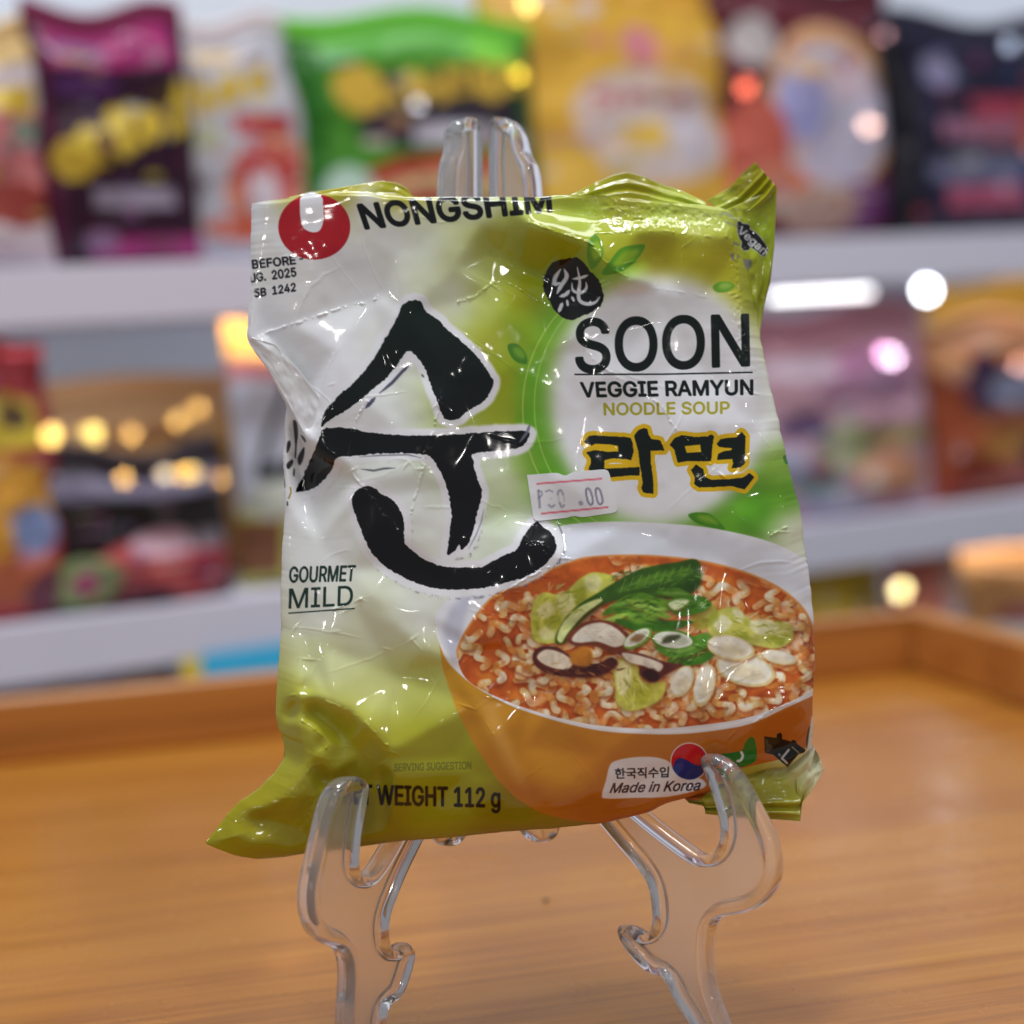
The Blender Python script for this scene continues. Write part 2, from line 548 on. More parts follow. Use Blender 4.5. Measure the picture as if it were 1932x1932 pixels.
def paint():
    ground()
    # green glow and pale disc behind the product name
    for w, a, e in ((30, .75, ell(1238, 770, 232, 258)), ):
        q = e[8:47]
        stroke(q, 46, (118, 192, 44), .55, soft=20)
    for e, c in ((ell(1240, 765, 232, 252), (180, 220, 110)), (ell(1236, 770, 250, 262), (200, 226, 120))):
        stroke(np.vstack([e[14:45]]), 2.2, c, .8, soft=1)
    fill(ell(1244, 752, 208, 236), WHT, 1.0, soft=17)
    fill(ell(1244, 790, 180, 180), WHT, 1.0, soft=14)
    # twining leaves
    def leaf(p, c1, c2):
        p = smooth_closed(p, 5)
        fill(p, c1, .95, soft=.8)
        c = p.mean(0)
        fill(c + (p - c) * (0.62, .55) + (3, -2), c2, .8, soft=3)
    leaf(k2([(550, 485), (590, 540), (600, 600), (570, 660), (530, 690), (505, 620), (510, 540)]), (96, 150, 30), (170, 200, 50))
    leaf(k2([(590, 720), (640, 640), (700, 570), (780, 550), (840, 550), (820, 600), (770, 660), (690, 710)]), (86, 150, 28), (160, 196, 40))
    leaf(k2([(1232, 795), (1270, 765), (1330, 765), (1360, 790), (1320, 820), (1260, 825)]), (100, 160, 40), (170, 205, 90))
    leaf(k2([(45, 1130), (100, 1125), (150, 1180), (155, 1240), (100, 1230), (60, 1190)]), (70, 130, 34), (130, 180, 50))
    leaf(k4([(1285, 215), (1330, 203), (1390, 215), (1450, 280), (1390, 272), (1320, 250)]), (70, 140, 24), (140, 190, 50))
    leaf(k2([(1640, 1780), (1660, 1770), (1672, 1810), (1655, 1820)]), (60, 120, 40), (90, 150, 50))

    # bowl
    ext = k4([(155, 700), (170, 760), (190, 900), (250, 1080), (330, 1240), (430, 1390), (520, 1480), (620, 1540), (750, 1575), (900, 1590), (1060, 1560), (1180, 1510),
              (1260, 1485), (1330, 1490), (1500, 1350), (1760, 1290), (1800, 1275), (1835, 1180), (1850, 900), (1000, 700)])
    M, off = poly_mask(ext)
    yy, xx = np.mgrid[0:M.shape[0], 0:M.shape[1]]
    u = (xx + off[1]) / S + X0; v = (yy + off[0]) / S + Y0
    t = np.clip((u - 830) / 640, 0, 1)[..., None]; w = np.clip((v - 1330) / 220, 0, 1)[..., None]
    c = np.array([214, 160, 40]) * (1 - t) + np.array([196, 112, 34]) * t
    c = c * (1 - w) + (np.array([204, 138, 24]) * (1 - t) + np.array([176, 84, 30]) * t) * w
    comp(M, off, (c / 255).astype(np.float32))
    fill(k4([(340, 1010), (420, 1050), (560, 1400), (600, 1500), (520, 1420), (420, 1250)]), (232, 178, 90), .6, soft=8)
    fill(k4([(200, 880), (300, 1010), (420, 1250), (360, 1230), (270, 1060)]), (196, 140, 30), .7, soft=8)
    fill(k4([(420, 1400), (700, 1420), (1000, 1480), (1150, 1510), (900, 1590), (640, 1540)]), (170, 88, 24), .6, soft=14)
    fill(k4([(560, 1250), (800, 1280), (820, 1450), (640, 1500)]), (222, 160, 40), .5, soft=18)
    # rim ring and inner wall
    rim = smooth_closed(k4([(155, 690), (175, 640), (230, 570), (330, 490), (470, 400), (600, 320), (680, 275), (800, 252), (1000, 245), (1300, 262), (1500, 295), (1650, 335), (1760, 385),
                            (1830, 445), (1870, 560), (1880, 800), (1860, 980), (1840, 1020), (1720, 1075), (1580, 1140), (1450, 1170), (1250, 1192), (1050, 1190), (900, 1178), (760, 1150), (620, 1110), (480, 1060), (350, 990), (260, 920), (195, 840)]), 4)
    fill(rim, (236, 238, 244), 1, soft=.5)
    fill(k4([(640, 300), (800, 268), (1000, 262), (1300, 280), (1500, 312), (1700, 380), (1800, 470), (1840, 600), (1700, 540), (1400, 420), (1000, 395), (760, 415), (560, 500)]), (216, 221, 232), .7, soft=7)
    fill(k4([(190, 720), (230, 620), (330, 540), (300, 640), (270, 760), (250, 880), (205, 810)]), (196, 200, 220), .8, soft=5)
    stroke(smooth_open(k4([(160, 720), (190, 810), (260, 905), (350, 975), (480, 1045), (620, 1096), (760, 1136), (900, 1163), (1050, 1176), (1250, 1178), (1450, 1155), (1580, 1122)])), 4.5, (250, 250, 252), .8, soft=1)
    soup = smooth_closed(k4([(258, 830), (275, 760), (330, 680), (430, 570), (600, 490), (750, 430), (860, 403), (1100, 398), (1350, 425), (1550, 478), (1700, 550), (1800, 640), (1850, 740), (1865, 860), (1845, 985),
                             (1700, 1065), (1550, 1118), (1400, 1145), (1150, 1168), (900, 1155), (700, 1118), (500, 1055), (330, 975), (270, 905)]), 4)
    SM, so = poly_mask(soup)
    comp(SM, so, (206, 98, 34))
    keep = ART.copy()
    r = np.random.default_rng(3)
    fm = full(SM, so)
    for _ in range(70):
        a = r.uniform(0, 2 * math.pi); q = math.sqrt(r.uniform(0, 1))
        x, y = 1190 + 350 * q * math.cos(a), 1215 + 155 * q * math.sin(a)
        fill(ell(x, y, r.uniform(8, 34), r.uniform(5, 14), r.uniform(-.6, .6), 24), [(184, 72, 24), (226, 132, 44), (232, 160, 60), (170, 60, 24)][r.integers(4)], .5, soft=4)

    def strand(x, y, th, L, w, tone):
        n = int(L / 4)
        amp, lam, ph = r.uniform(8, 12), r.uniform(40, 58), r.uniform(0, 6.28)
        bend = r.uniform(-.012, .012)
        t = np.linspace(0, L, n)
        hx, hy = np.cos(th + bend * t), np.sin(th + bend * t) * .62
        cx, cy = x + np.cumsum(hx) * L / n, y + np.cumsum(hy) * L / n
        wv = np.sin(t / lam * 2 * math.pi + ph)
        p = np.stack([cx - hy * wv * amp / .62, cy + hx * wv * amp * .8], 1)
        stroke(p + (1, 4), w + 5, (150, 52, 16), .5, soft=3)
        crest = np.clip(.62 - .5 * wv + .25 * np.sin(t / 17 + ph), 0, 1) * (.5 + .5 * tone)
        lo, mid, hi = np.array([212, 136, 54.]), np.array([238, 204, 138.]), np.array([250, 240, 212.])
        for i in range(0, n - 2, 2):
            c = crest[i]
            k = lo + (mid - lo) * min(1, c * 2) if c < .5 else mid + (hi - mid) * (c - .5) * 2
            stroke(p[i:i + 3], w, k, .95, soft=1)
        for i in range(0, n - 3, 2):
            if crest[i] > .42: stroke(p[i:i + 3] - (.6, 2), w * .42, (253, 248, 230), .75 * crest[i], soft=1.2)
    for k in range(210):
        a = r.uniform(0, 2 * math.pi); q = r.uniform(0, 1) ** .48
        x, y = 1205 + 340 * q * math.cos(a), 1222 + 148 * q * math.sin(a) + 6
        if x < 915 and r.random() < .5: continue
        if y < 1105 and r.random() < .4: continue
        strand(x, y, r.uniform(0, 6.28), r.uniform(40, 150), r.uniform(10.5, 14.5), r.uniform(.35, 1))
    broth = np.clip(vnoise(ART.shape[:2], 46, 71) * .35 + vnoise(ART.shape[:2], 20, 72) * .25 + .12, 0, .55) * fm
    comp(broth.astype(np.float32), (0, 0), (216, 112, 40))
    for k in range(40):
        a = r.uniform(0, 2 * math.pi); q = r.uniform(.2, 1) ** .5
        x, y = 1205 + 335 * q * math.cos(a), 1225 + 145 * q * math.sin(a)
        fill(ell(x, y, r.uniform(2, 5), r.uniform(1.5, 3)), (255, 214, 150), .7, soft=1)
    ART[:] = keep * (1 - fm[..., None]) + ART * fm[..., None]
    stroke(smooth_open(k4([(258, 850), (262, 800), (330, 680), (430, 570), (600, 490), (750, 430), (860, 404), (1100, 398), (1350, 424), (1550, 477), (1700, 548), (1800, 638), (1848, 735)])), 5, (224, 140, 60), .8, soft=1.5)
    fill(k4([(850, 408), (1100, 404), (1350, 430), (1550, 482), (1690, 548), (1600, 530), (1400, 468), (1200, 440), (1000, 432)]), (196, 92, 30), .9, soft=3)
    # toppings
    def blob(p, c, soft=1.0, a=1, n=5):
        q = smooth_closed(k4(p), n)
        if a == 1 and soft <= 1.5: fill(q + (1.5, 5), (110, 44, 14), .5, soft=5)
        fill(q, c, a, soft=max(soft, 1.2))
    blob([(590, 620), (640, 560), (720, 570), (800, 500), (870, 470), (960, 500), (900, 600), (820, 680), (740, 760), (660, 790), (590, 760)], (202, 204, 84))
    for p in ([(610, 640), (660, 600), (690, 640), (640, 680)], [(700, 600), (760, 560), (780, 620), (730, 660)], [(620, 730), (680, 700), (690, 760), (640, 775)], [(820, 500), (880, 480), (900, 530), (850, 560)]):
        blob(p, (236, 234, 170), 2, .8)
    for p in ([(640, 690), (690, 660), (720, 690), (680, 730)], [(770, 560), (820, 540), (830, 590), (790, 620)], [(590, 690), (620, 690), (615, 730)]):
        blob(p, (160, 168, 36), 2, .7)
    blob([(1370, 700), (1420, 640), (1500, 630), (1560, 680), (1640, 690), (1740, 700), (1750, 770), (1680, 810), (1600, 800), (1500, 780), (1400, 770)], (206, 206, 96))
    for p in ([(1390, 690), (1440, 660), (1480, 700), (1430, 740)], [(1560, 690), (1640, 680), (1690, 720), (1620, 750), (1570, 730)], [(1480, 640), (1530, 650), (1520, 700)]):
        blob(p, (240, 238, 196), 2, .9)
    for p in ([(1300, 640), (1400, 620), (1420, 680), (1330, 730)], [(1640, 760), (1720, 750), (1700, 800)], [(1470, 740), (1540, 730), (1550, 775)]):
        blob(p, (150, 160, 40), 2.5, .75)
    blob([(950, 880), (1010, 850), (1060, 880), (1090, 960), (1180, 960), (1160, 1040), (1040, 1090), (970, 1060), (960, 980)], (208, 204, 84), 1.5)
    blob([(960, 890), (1020, 870), (1030, 960), (980, 1020)], (242, 236, 180), 2, .9)
    blob([(1060, 980), (1120, 970), (1110, 1040), (1060, 1060)], (170, 168, 40), 3, .7)
    # dark stalk and leaf
    blob([(690, 780), (720, 700), (790, 620), (870, 570), (950, 520), (1050, 465), (1140, 440), (1240, 425), (1310, 412), (1340, 440), (1335, 520), (1290, 570), (1190, 590), (1100, 600), (1010, 590), (920, 610), (830, 670), (760, 750), (730, 790)], (52, 88, 20))
    blob([(700, 760), (730, 690), (800, 625), (880, 590), (900, 600), (820, 660), (750, 740), (720, 785)], (214, 226, 150), 1.2)
    blob([(960, 560), (1060, 500), (1180, 470), (1290, 450), (1300, 480), (1180, 510), (1070, 540)], (92, 140, 40), 3, .85)
    for i in range(9):
        x = 980 + i * 36
        stroke(k4([(x, 560 - i * 9), (x + 26, 500 - i * 8)]), 2, (130, 168, 70), .6, soft=1)
    blob([(1180, 560), (1330, 500), (1330, 540), (1200, 590)], (34, 66, 14), 3, .8)
    # scallion chunks and rings
    for p, c in (([(900, 660), (980, 590), (1080, 560), (1150, 600), (1080, 620), (980, 650)], (84, 130, 28)), ([(930, 690), (1040, 610), (1180, 590), (1240, 640), (1120, 650), (1000, 700)], (104, 150, 36)), ([(960, 630), (1060, 640), (1190, 690), (1200, 715), (1080, 690), (980, 660)], (64, 108, 22)),
                 ([(1010, 590), (1100, 610), (1210, 670), (1150, 670), (1060, 630)], (136, 176, 60)), ([(880, 700), (960, 660), (1020, 655), (960, 690), (900, 720)], (150, 182, 70)), ([(1140, 560), (1240, 540), (1330, 600), (1250, 590)], (74, 118, 24))):
        blob(p, c)
        q = np.array(p, float); m_ = q.mean(0)
        blob([tuple(v) for v in m_ + (q - m_) * (.75, .28) + (0, -6)], tuple(min(255, k + 62) for k in c), 2, .7)
    blob([(1190, 610), (1260, 575), (1350, 580), (1390, 615), (1340, 650), (1240, 665)], (70, 126, 24))
    blob([(1195, 610), (1250, 590), (1290, 600), (1230, 640)], (222, 232, 180), 1.5)
    blob([(960, 680), (1100, 690), (1280, 685), (1300, 700), (1200, 730), (1040, 730)], (60, 112, 22))
    blob([(1010, 655), (1130, 650), (1140, 690), (1050, 700)], (120, 168, 50), 3, .8)
    blob([(1190, 860), (1290, 830), (1390, 800), (1400, 840), (1340, 880), (1240, 885)], (66, 128, 30))
    blob([(1290, 770), (1370, 740), (1390, 790), (1310, 830)], (96, 152, 44))
    # mushrooms
    blob([(745, 775), (760, 740), (820, 695), (900, 683), (980, 710), (1030, 770), (1000, 830), (940, 830), (870, 800), (790, 800)], (126, 62, 40))
    blob([(765, 768), (820, 712), (900, 695), (970, 725), (1010, 775), (960, 805), (880, 780), (800, 785)], (240, 232, 214))
    blob([(590, 850), (620, 805), (700, 805), (770, 850), (870, 880), (940, 850), (970, 880), (900, 930), (800, 940), (700, 930), (620, 900)], (88, 40, 34))
    blob([(610, 850), (650, 815), (720, 830), (770, 870), (740, 905), (660, 890)], (238, 222, 196))
    blob([(760, 830), (830, 800), (860, 840), (840, 890), (770, 880)], (206, 130, 40), 2)
    blob([(970, 830), (1060, 830), (1180, 870), (1260, 880), (1180, 930), (1130, 960), (1070, 930), (1060, 880)], (104, 48, 40))
    blob([(990, 830), (1080, 845), (1170, 880), (1150, 915), (1090, 890), (1020, 870)], (240, 228, 208))
    blob([(1080, 920), (1130, 900), (1160, 940), (1120, 960)], (60, 26, 24), 2)
    for cx, cy, rx, ry, ro, g in ((1060, 765, 74, 34, -.55, (120, 160, 60)), (1222, 775, 100, 46, .12, (84, 142, 40))):
        c = k4([(cx, cy)])[0]
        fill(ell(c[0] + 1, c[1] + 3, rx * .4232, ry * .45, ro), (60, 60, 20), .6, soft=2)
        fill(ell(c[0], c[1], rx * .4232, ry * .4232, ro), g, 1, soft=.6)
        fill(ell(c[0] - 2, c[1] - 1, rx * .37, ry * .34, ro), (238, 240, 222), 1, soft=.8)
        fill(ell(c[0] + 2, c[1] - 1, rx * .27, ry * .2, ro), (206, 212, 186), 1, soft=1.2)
    blob([(1165, 785), (1190, 755), (1250, 750), (1240, 768), (1200, 785)], (60, 62, 34), 2, .9)
    blob([(1025, 775), (1050, 750), (1090, 752), (1070, 780)], (150, 110, 70), 2, .9)
    blob([(1130, 800), (1200, 815), (1290, 800), (1370, 760), (1380, 790), (1300, 840), (1200, 850)], (92, 150, 44), 1.2)
    blob([(1180, 815), (1260, 815), (1330, 790), (1300, 815), (1230, 832)], (160, 200, 100), 2, .8)
    # fibres and folds of the greens
    def fibres(cx, cy, rx, ry, n, cols, ang, w=2.2, L=26):
        for _ in range(n):
            a = r.uniform(0, 6.28); q = math.sqrt(r.uniform(0, 1))
            x, y = cx + rx * q * math.cos(a), cy + ry * q * math.sin(a)
            th = ang + r.normal(0, .35); l = r.uniform(.4, 1) * L
            p = smooth_open([(x, y), (x + l * .5 * math.cos(th) + r.normal(0, 2), y + l * .5 * math.sin(th) + r.normal(0, 2)), (x + l * math.cos(th), y + l * math.sin(th))], 4)
            stroke(p, w * r.uniform(.5, 1.3), cols[r.integers(len(cols))], r.uniform(.35, .85), soft=1, taper=True)
    lime = [(244, 244, 196), (222, 222, 130), (168, 176, 44), (140, 150, 30), (236, 230, 150)]
    fibres(1050, 1150, 42, 42, 60, lime, -.7)
    fibres(1420, 1185, 66, 28, 70, lime, .2)
    fibres(1180, 1290, 30, 40, 40, lime, 1.3)
    dark = [(40, 76, 14), (96, 144, 40), (130, 170, 66), (52, 92, 20), (28, 56, 10)]
    fibres(1232, 1092, 84, 24, 70, dark, -.35, 1.8, 22)
    fibres(1205, 1150, 46, 26, 40, dark, -.1, 2.2, 24)
    fibres(1300, 1142, 36, 14, 20, dark + [(220, 232, 180)], -.1, 2, 18)
    fibres(1285, 1242, 36, 14, 20, dark + [(180, 214, 120)], -.3, 2, 18)
    fibres(1140, 1195, 44, 14, 20, [(250, 244, 230), (222, 204, 176), (200, 170, 140)], .3, 2, 22)
    fibres(1095, 1262, 70, 14, 30, [(60, 22, 20), (130, 66, 50), (214, 150, 70), (40, 14, 14)], .1, 2.4, 20)
    # garlic slices
    for cx, cy, rx, ry, ro in ((1540, 905, 135, 72, .25), (1475, 808, 108, 54, .2), (1258, 958, 46, 76, .5), (1358, 975, 46, 98, .25), (1690, 850, 80, 30, .2)):
        c = k4([(cx, cy)])[0]
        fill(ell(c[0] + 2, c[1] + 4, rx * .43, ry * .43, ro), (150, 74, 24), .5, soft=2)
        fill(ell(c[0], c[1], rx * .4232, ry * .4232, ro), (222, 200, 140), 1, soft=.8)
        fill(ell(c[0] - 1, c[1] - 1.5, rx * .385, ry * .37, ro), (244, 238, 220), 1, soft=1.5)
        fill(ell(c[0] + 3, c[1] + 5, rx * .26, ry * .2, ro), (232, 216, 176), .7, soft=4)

    soft_ = np.stack([blur(ART[..., i], 2, 1) for i in range(3)], -1)
    ART[:] = ART * (1 - fm[..., None]) + soft_ * fm[..., None]
    tex = 1 + .03 * vnoise(ART.shape[:2], 14, 61) + .05 * vnoise(ART.shape[:2], 34, 62)
    ART[:] = ART * (1 - fm[..., None]) + np.clip(ART * tex[..., None], 0, 1) * fm[..., None]
    # big brush character
    A = k1([(975, 850), (1010, 820), (1050, 812), (1085, 820), (1105, 860), (1130, 890), (1190, 930), (1240, 985), (1300, 1030), (1350, 1075), (1400, 1125), (1450, 1190), (1490, 1250), (1508, 1290), (1495, 1330), (1470, 1380), (1420, 1420), (1350, 1460), (1310, 1500), (1260, 1508), (1225, 1500), (1200, 1450), (1180, 1390), (1150, 1320), (1130, 1260), (1100, 1190), (1070, 1150), (1030, 1108), (1000, 1115), (950, 1190), (890, 1260), (830, 1310), (760, 1370), (700, 1420), (640, 1460), (570, 1500), (530, 1530), (508, 1545), (530, 1460), (560, 1420), (640, 1340), (700, 1290), (760, 1220), (810, 1160), (850, 1090), (890, 1020), (930, 950), (950, 910)])
    B = k1([(520, 1560), (600, 1550), (680, 1555), (760, 1575), (850, 1585), (960, 1595), (1100, 1598), (1200, 1595), (1350, 1588), (1500, 1575), (1600, 1570), (1680, 1570), (1720, 1585), (1705, 1620), (1670, 1660), (1600, 1680), (1500, 1690), (1385, 1705), (1390, 1740), (1400, 1790), (1415, 1850)]) + \
        [(909, 931), (901, 966), (896, 988), (889, 1013), (881, 1029), (870, 1037), (867, 1026), (861, 1036), (854, 1043), (844, 1045), (846, 1025), (849, 1000), (852, 970), (848, 939), (842, 916), (834, 896)] + \
        k1([(1180, 1770), (1160, 1740), (1130, 1715), (1100, 1705), (1000, 1700), (900, 1700), (800, 1705), (700, 1715), (620, 1720), (590, 1740), (575, 1780), (545, 1830), (500, 1880), (450, 1910), (380, 1925), (362, 1920), (390, 1860), (420, 1800), (450, 1730), (480, 1660), (500, 1610)])
    D = [(664, 951), (668, 931), (680, 921), (696, 918), (709, 923), (719, 933), (731, 937), (744, 947), (754, 961), (762, 982), (762, 1009), (764, 1025), (776, 1037), (795, 1052), (819, 1064), (846, 1070), (877, 1071), (908, 1070), (924, 1062), (951, 1048), (975, 1037), (985, 1017), (1000, 995), (1013, 984), (1026, 995), (1042, 1007), (1049, 1029), (1047, 1041), (1026, 1067), (1000, 1084), (966, 1096), (924, 1107), (882, 1112), (839, 1112), (797, 1104), (755, 1086), (721, 1064), (698, 1037), (682, 1002), (672, 974)]
    polys = [rough(smooth_closed(p, 4), .8, 2.6, 5 + i) for i, p in enumerate((A, B, D))]
    Z = np.zeros(ART.shape[:2], np.float32)
    for p in polys: Z = np.maximum(Z, full(*poly_mask(p)))
    sub = Z[:, :1400]
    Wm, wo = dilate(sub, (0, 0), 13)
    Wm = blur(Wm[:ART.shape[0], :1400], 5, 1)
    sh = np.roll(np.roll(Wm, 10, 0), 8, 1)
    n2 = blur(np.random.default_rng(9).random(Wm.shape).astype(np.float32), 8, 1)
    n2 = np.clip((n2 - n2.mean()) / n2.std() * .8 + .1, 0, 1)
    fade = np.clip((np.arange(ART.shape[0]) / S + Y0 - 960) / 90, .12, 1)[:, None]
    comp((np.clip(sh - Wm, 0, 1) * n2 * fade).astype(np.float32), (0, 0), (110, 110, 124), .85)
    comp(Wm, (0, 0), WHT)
    yy = (np.arange(ART.shape[0]) / S + Y0)[:, None, None]
    t = np.clip((yy - 560) / 330, 0, 1)
    colr = (np.array([8, 30, 22]) * (1 - t) + np.array([8, 8, 10]) * t) / 255
    comp(Z, (0, 0), (colr * np.ones((1, Z.shape[1], 1))).astype(np.float32))
    for p, w, c in (([(774, 688), (760, 700), (740, 722), (716, 742)], 6, (60, 60, 90)), ([(708, 750), (699, 760), (690, 770)], 7, (60, 60, 90)), ([(681, 885), (705, 888), (725, 884), (746, 883)], 4, (90, 92, 100)),
                    ([(913, 960), (908, 985), (898, 1010), (884, 1036)], 3, (150, 154, 160)), ([(1052, 985), (1062, 1010)], 3, (120, 120, 130)), ([(795, 706), (800, 712)], 4, (90, 100, 90)),
                    ([(678, 862), (720, 859), (770, 858), (795, 864)], 2.5, (110, 112, 120)), ([(980, 835), (995, 815), (1000, 800)], 6, (120, 124, 140))):
        stroke(p, w, c, .85, soft=1, taper=True)
    # left side strip with small marks
    fill([(541, 771), (560, 800), (579, 829), (566, 855), (552, 890), (545, 918), (536, 925), (530, 880), (535, 820)], (236, 238, 241), 1, soft=1)
    for p in ([(555, 480), (600, 500), (620, 640), (605, 780), (590, 960), (575, 940), (580, 800), (565, 640)], [(480, 760), (515, 740), (525, 800), (490, 890), (470, 880)], [(650, 660), (700, 700), (720, 760), (690, 740)], [(700, 820), (690, 960), (640, 1060), (610, 980), (640, 900)],
              [(470, 1040), (545, 980), (550, 1040), (490, 1110)], [(560, 1110), (578, 1100), (572, 1200), (556, 1180)], [(410, 1280), (440, 1220), (450, 1340), (430, 1330)]):
        fill(smooth_closed(k7(p), 4), (26, 24, 32), .9, soft=.7)
    stroke(k7([(520, 1340), (530, 1400), (500, 1480)]), 3, (150, 130, 30), .9)
    stroke(k7([(480, 1530), (482, 1570)]), 3, (50, 60, 40), .9)

    # maker's round emblem and name
    em = ell(593, 428, 68, 62)
    fill(em, (184, 24, 38), 1, soft=.3)
    fill(smooth_closed(k1([(392, 215), (386, 280), (390, 340), (402, 385), (430, 410), (468, 419), (500, 408), (518, 370), (523, 320), (520, 260), (512, 215), (450, 180)]), 5), WHT, 1, soft=.3)
    text('NONGSHIM', (675, 387), (1036, 353), (690, 431), (1040, 398), INK, bold=2.5)
    text('BEFORE', (475, 491), (556, 483), (477, 507), (558, 498), (26, 26, 38), bold=.9)
    text('UG.  2025', (470, 517), (557, 505), (472, 533), (559, 521), (26, 26, 38), bold=.9)
    text('5B  1242', (480, 546), (557, 534), (481, 561), (558, 549), (26, 26, 38), bold=.9)
    stroke([(566, 489), (571, 488)], 3, (26, 26, 38))
    # seal
    sl = smooth_closed(k2([(250, 760), (270, 700), (310, 650), (380, 630), (440, 625), (480, 645), (520, 700), (570, 750), (600, 830), (590, 890), (540, 935), (470, 965), (420, 985), (370, 975), (320, 930), (280, 870), (255, 810)]), 5)
    fill(rough(sl, .9, 3, 2), INK)
    for p, w in (([(352, 690), (320, 740), (318, 775), (352, 770)], 8), ([(372, 690), (386, 735), (352, 790), (330, 832)], 8), ([(345, 850), (380, 838), (404, 812)], 7), ([(362, 885), (340, 940)], 7), ([(388, 868), (394, 905)], 5),
                 ([(416, 850), (430, 878)], 5), ([(448, 680), (462, 760), (455, 830), (462, 872), (500, 892), (550, 884), (578, 852)], 7), ([(420, 748), (470, 740), (510, 725)], 5.5), ([(416, 770), (425, 815), (470, 828), (500, 800), (498, 765)], 5.5)):
        stroke(smooth_open(k2(p)), w, (226, 226, 232), 1, soft=.5, taper=True)
    text('SOON', (1086, 604), (1411, 594), (1088, 702), (1413, 689), GINK, bold=2.7)
    stroke([(1085, 706.5), (1250, 706), (1419, 702.5)], 3, GINK)
    text('VEGGIE RAMYUN', (1095, 722), (1420, 717), (1098, 749), (1420, 744), GINK, bold=1.45)
    text('NOODLE SOUP', (1139, 761), (1376, 758), (1140, 783), (1376, 780), (178, 172, 44), bold=1.2)
    # second word in bold strokes with a yellow border
    R = [k6([(165, 245), (215, 185), (270, 178), (400, 190), (560, 195), (620, 205), (640, 260), (645, 340), (625, 420), (560, 410), (450, 402), (365, 420), (362, 500), (500, 497), (640, 490), (705, 487), (705, 570), (600, 570), (430, 585), (330, 590), (210, 510), (235, 440), (230, 400), (190, 345), (260, 325), (400, 340), (500, 335), (495, 280), (420, 270), (280, 262), (235, 280)]),
         k6([(650, 185), (690, 130), (745, 108), (780, 120), (790, 170), (815, 215), (905, 228), (945, 325), (810, 330), (815, 450), (835, 600), (840, 745), (740, 735), (722, 690), (735, 640), (710, 480), (690, 330)]),
         k6([(995, 270), (1040, 210), (1110, 178), (1230, 195), (1360, 190), (1395, 172), (1425, 185), (1410, 270), (1395, 430), (1300, 430), (1160, 430), (1075, 445), (1060, 400), (1040, 320)]),
         k6([(1450, 260), (1490, 215), (1560, 205), (1640, 200), (1690, 145), (1730, 190), (1725, 300), (1725, 450), (1680, 490), (1590, 500), (1610, 450), (1600, 410), (1500, 415), (1450, 420), (1465, 360), (1510, 335), (1590, 325), (1600, 305), (1500, 295), (1465, 290)]),
         k6([(1200, 515), (1250, 460), (1320, 510), (1335, 580), (1400, 610), (1550, 605), (1700, 590), (1770, 545), (1812, 585), (1720, 705), (1600, 670), (1440, 680), (1280, 685), (1230, 650), (1240, 590)])]
    Z = np.zeros(ART.shape[:2], np.float32)
    for i, p in enumerate(R): Z = np.maximum(Z, full(*poly_mask(rough(p, .35, 2, 30 + i))))
    Z = np.clip(Z - full(*poly_mask(k6([(1140, 285), (1290, 270), (1300, 340), (1160, 350)]))), 0, 1)
    ys, xs = slice(int((780 - Y0) * S), int((970 - Y0) * S)), slice(int((1070 - X0) * S), int((1460 - X0) * S))
    q = Z[ys, xs]
    Ym, yo = dilate(q, (0, 0), 8)
    comp(Ym[:q.shape[0], :q.shape[1]], (ys.start, xs.start), (232, 190, 16))
    comp(q, (ys.start, xs.start), (8, 22, 16))
    # lower lettering
    text('GOURMET', (547, 1070), (671, 1067), (546, 1099), (668, 1096), (26, 52, 44), bold=.9)
    text('MILD', (546, 1111), (666, 1105), (545, 1148), (665, 1142), (26, 52, 44), bold=.4)
    stroke([(545, 1157), (600, 1153), (668, 1148)], 2.6, (26, 52, 44))
    text('SERVING SUGGESTION', (744, 1441), (889, 1437), (744, 1455), (889, 1451), (98, 100, 30), bold=.3, alpha=.75)
    text('NET WEIGHT 112 g', (641, 1480), (943, 1488), (641, 1516), (943, 1523), (34, 26, 20), bold=1.7)
    # origin banner
    fill(smooth_closed(k4([(935, 1340), (958, 1315), (1040, 1298), (1130, 1297), (1190, 1312), (1215, 1335), (1280, 1380), (1345, 1395), (1352, 1430), (1200, 1468), (1050, 1474), (920, 1477), (903, 1462), (920, 1400)]), 4), (232, 228, 232), 1, soft=.5, grow=1)
    c = k4([(1290, 1315)])[0]
    fill(ell(c[0], c[1], 36, 36), (232, 228, 232))
    fill(ell(c[0], c[1], 34, 34), (26, 44, 130))
    th = np.linspace(math.radians(160), math.radians(340), 40)
    top = [(c[0] + 34 * math.cos(t), c[1] + 34 * math.sin(t)) for t in th]
    d = np.array([math.cos(math.radians(340)), math.sin(math.radians(340))])
    nrm = np.array([-d[1], d[0]])
    w = [tuple(np.array(c) + d * (34 * q) + nrm * (13 * math.sin(q * math.pi))) for q in np.linspace(1, -1, 30)]
    fill(top + w, (206, 26, 44))
    text('한국직수입', (1160, 1450), (1262, 1447), (1161, 1469), (1261, 1466), (40, 34, 40), bold=.35, cap=.82, y0=-.06)
    text('Made in Korea', (1156, 1478), (1323, 1472), (1152, 1496), (1320, 1491), (64, 40, 44), bold=.5, ital=1)
    # leaf mark and black mark at the lower right corner
    fill(smooth_closed(k8([(60, 640), (250, 600), (420, 560), (480, 430), (560, 345), (620, 370), (655, 520), (660, 640), (640, 730), (520, 800), (380, 830), (240, 760)]), 4), (30, 122, 44), 1, soft=.4, grow=.7)
    stroke(smooth_open(k8([(410, 590), (432, 650), (400, 720), (350, 735)])), 5, (226, 234, 226))
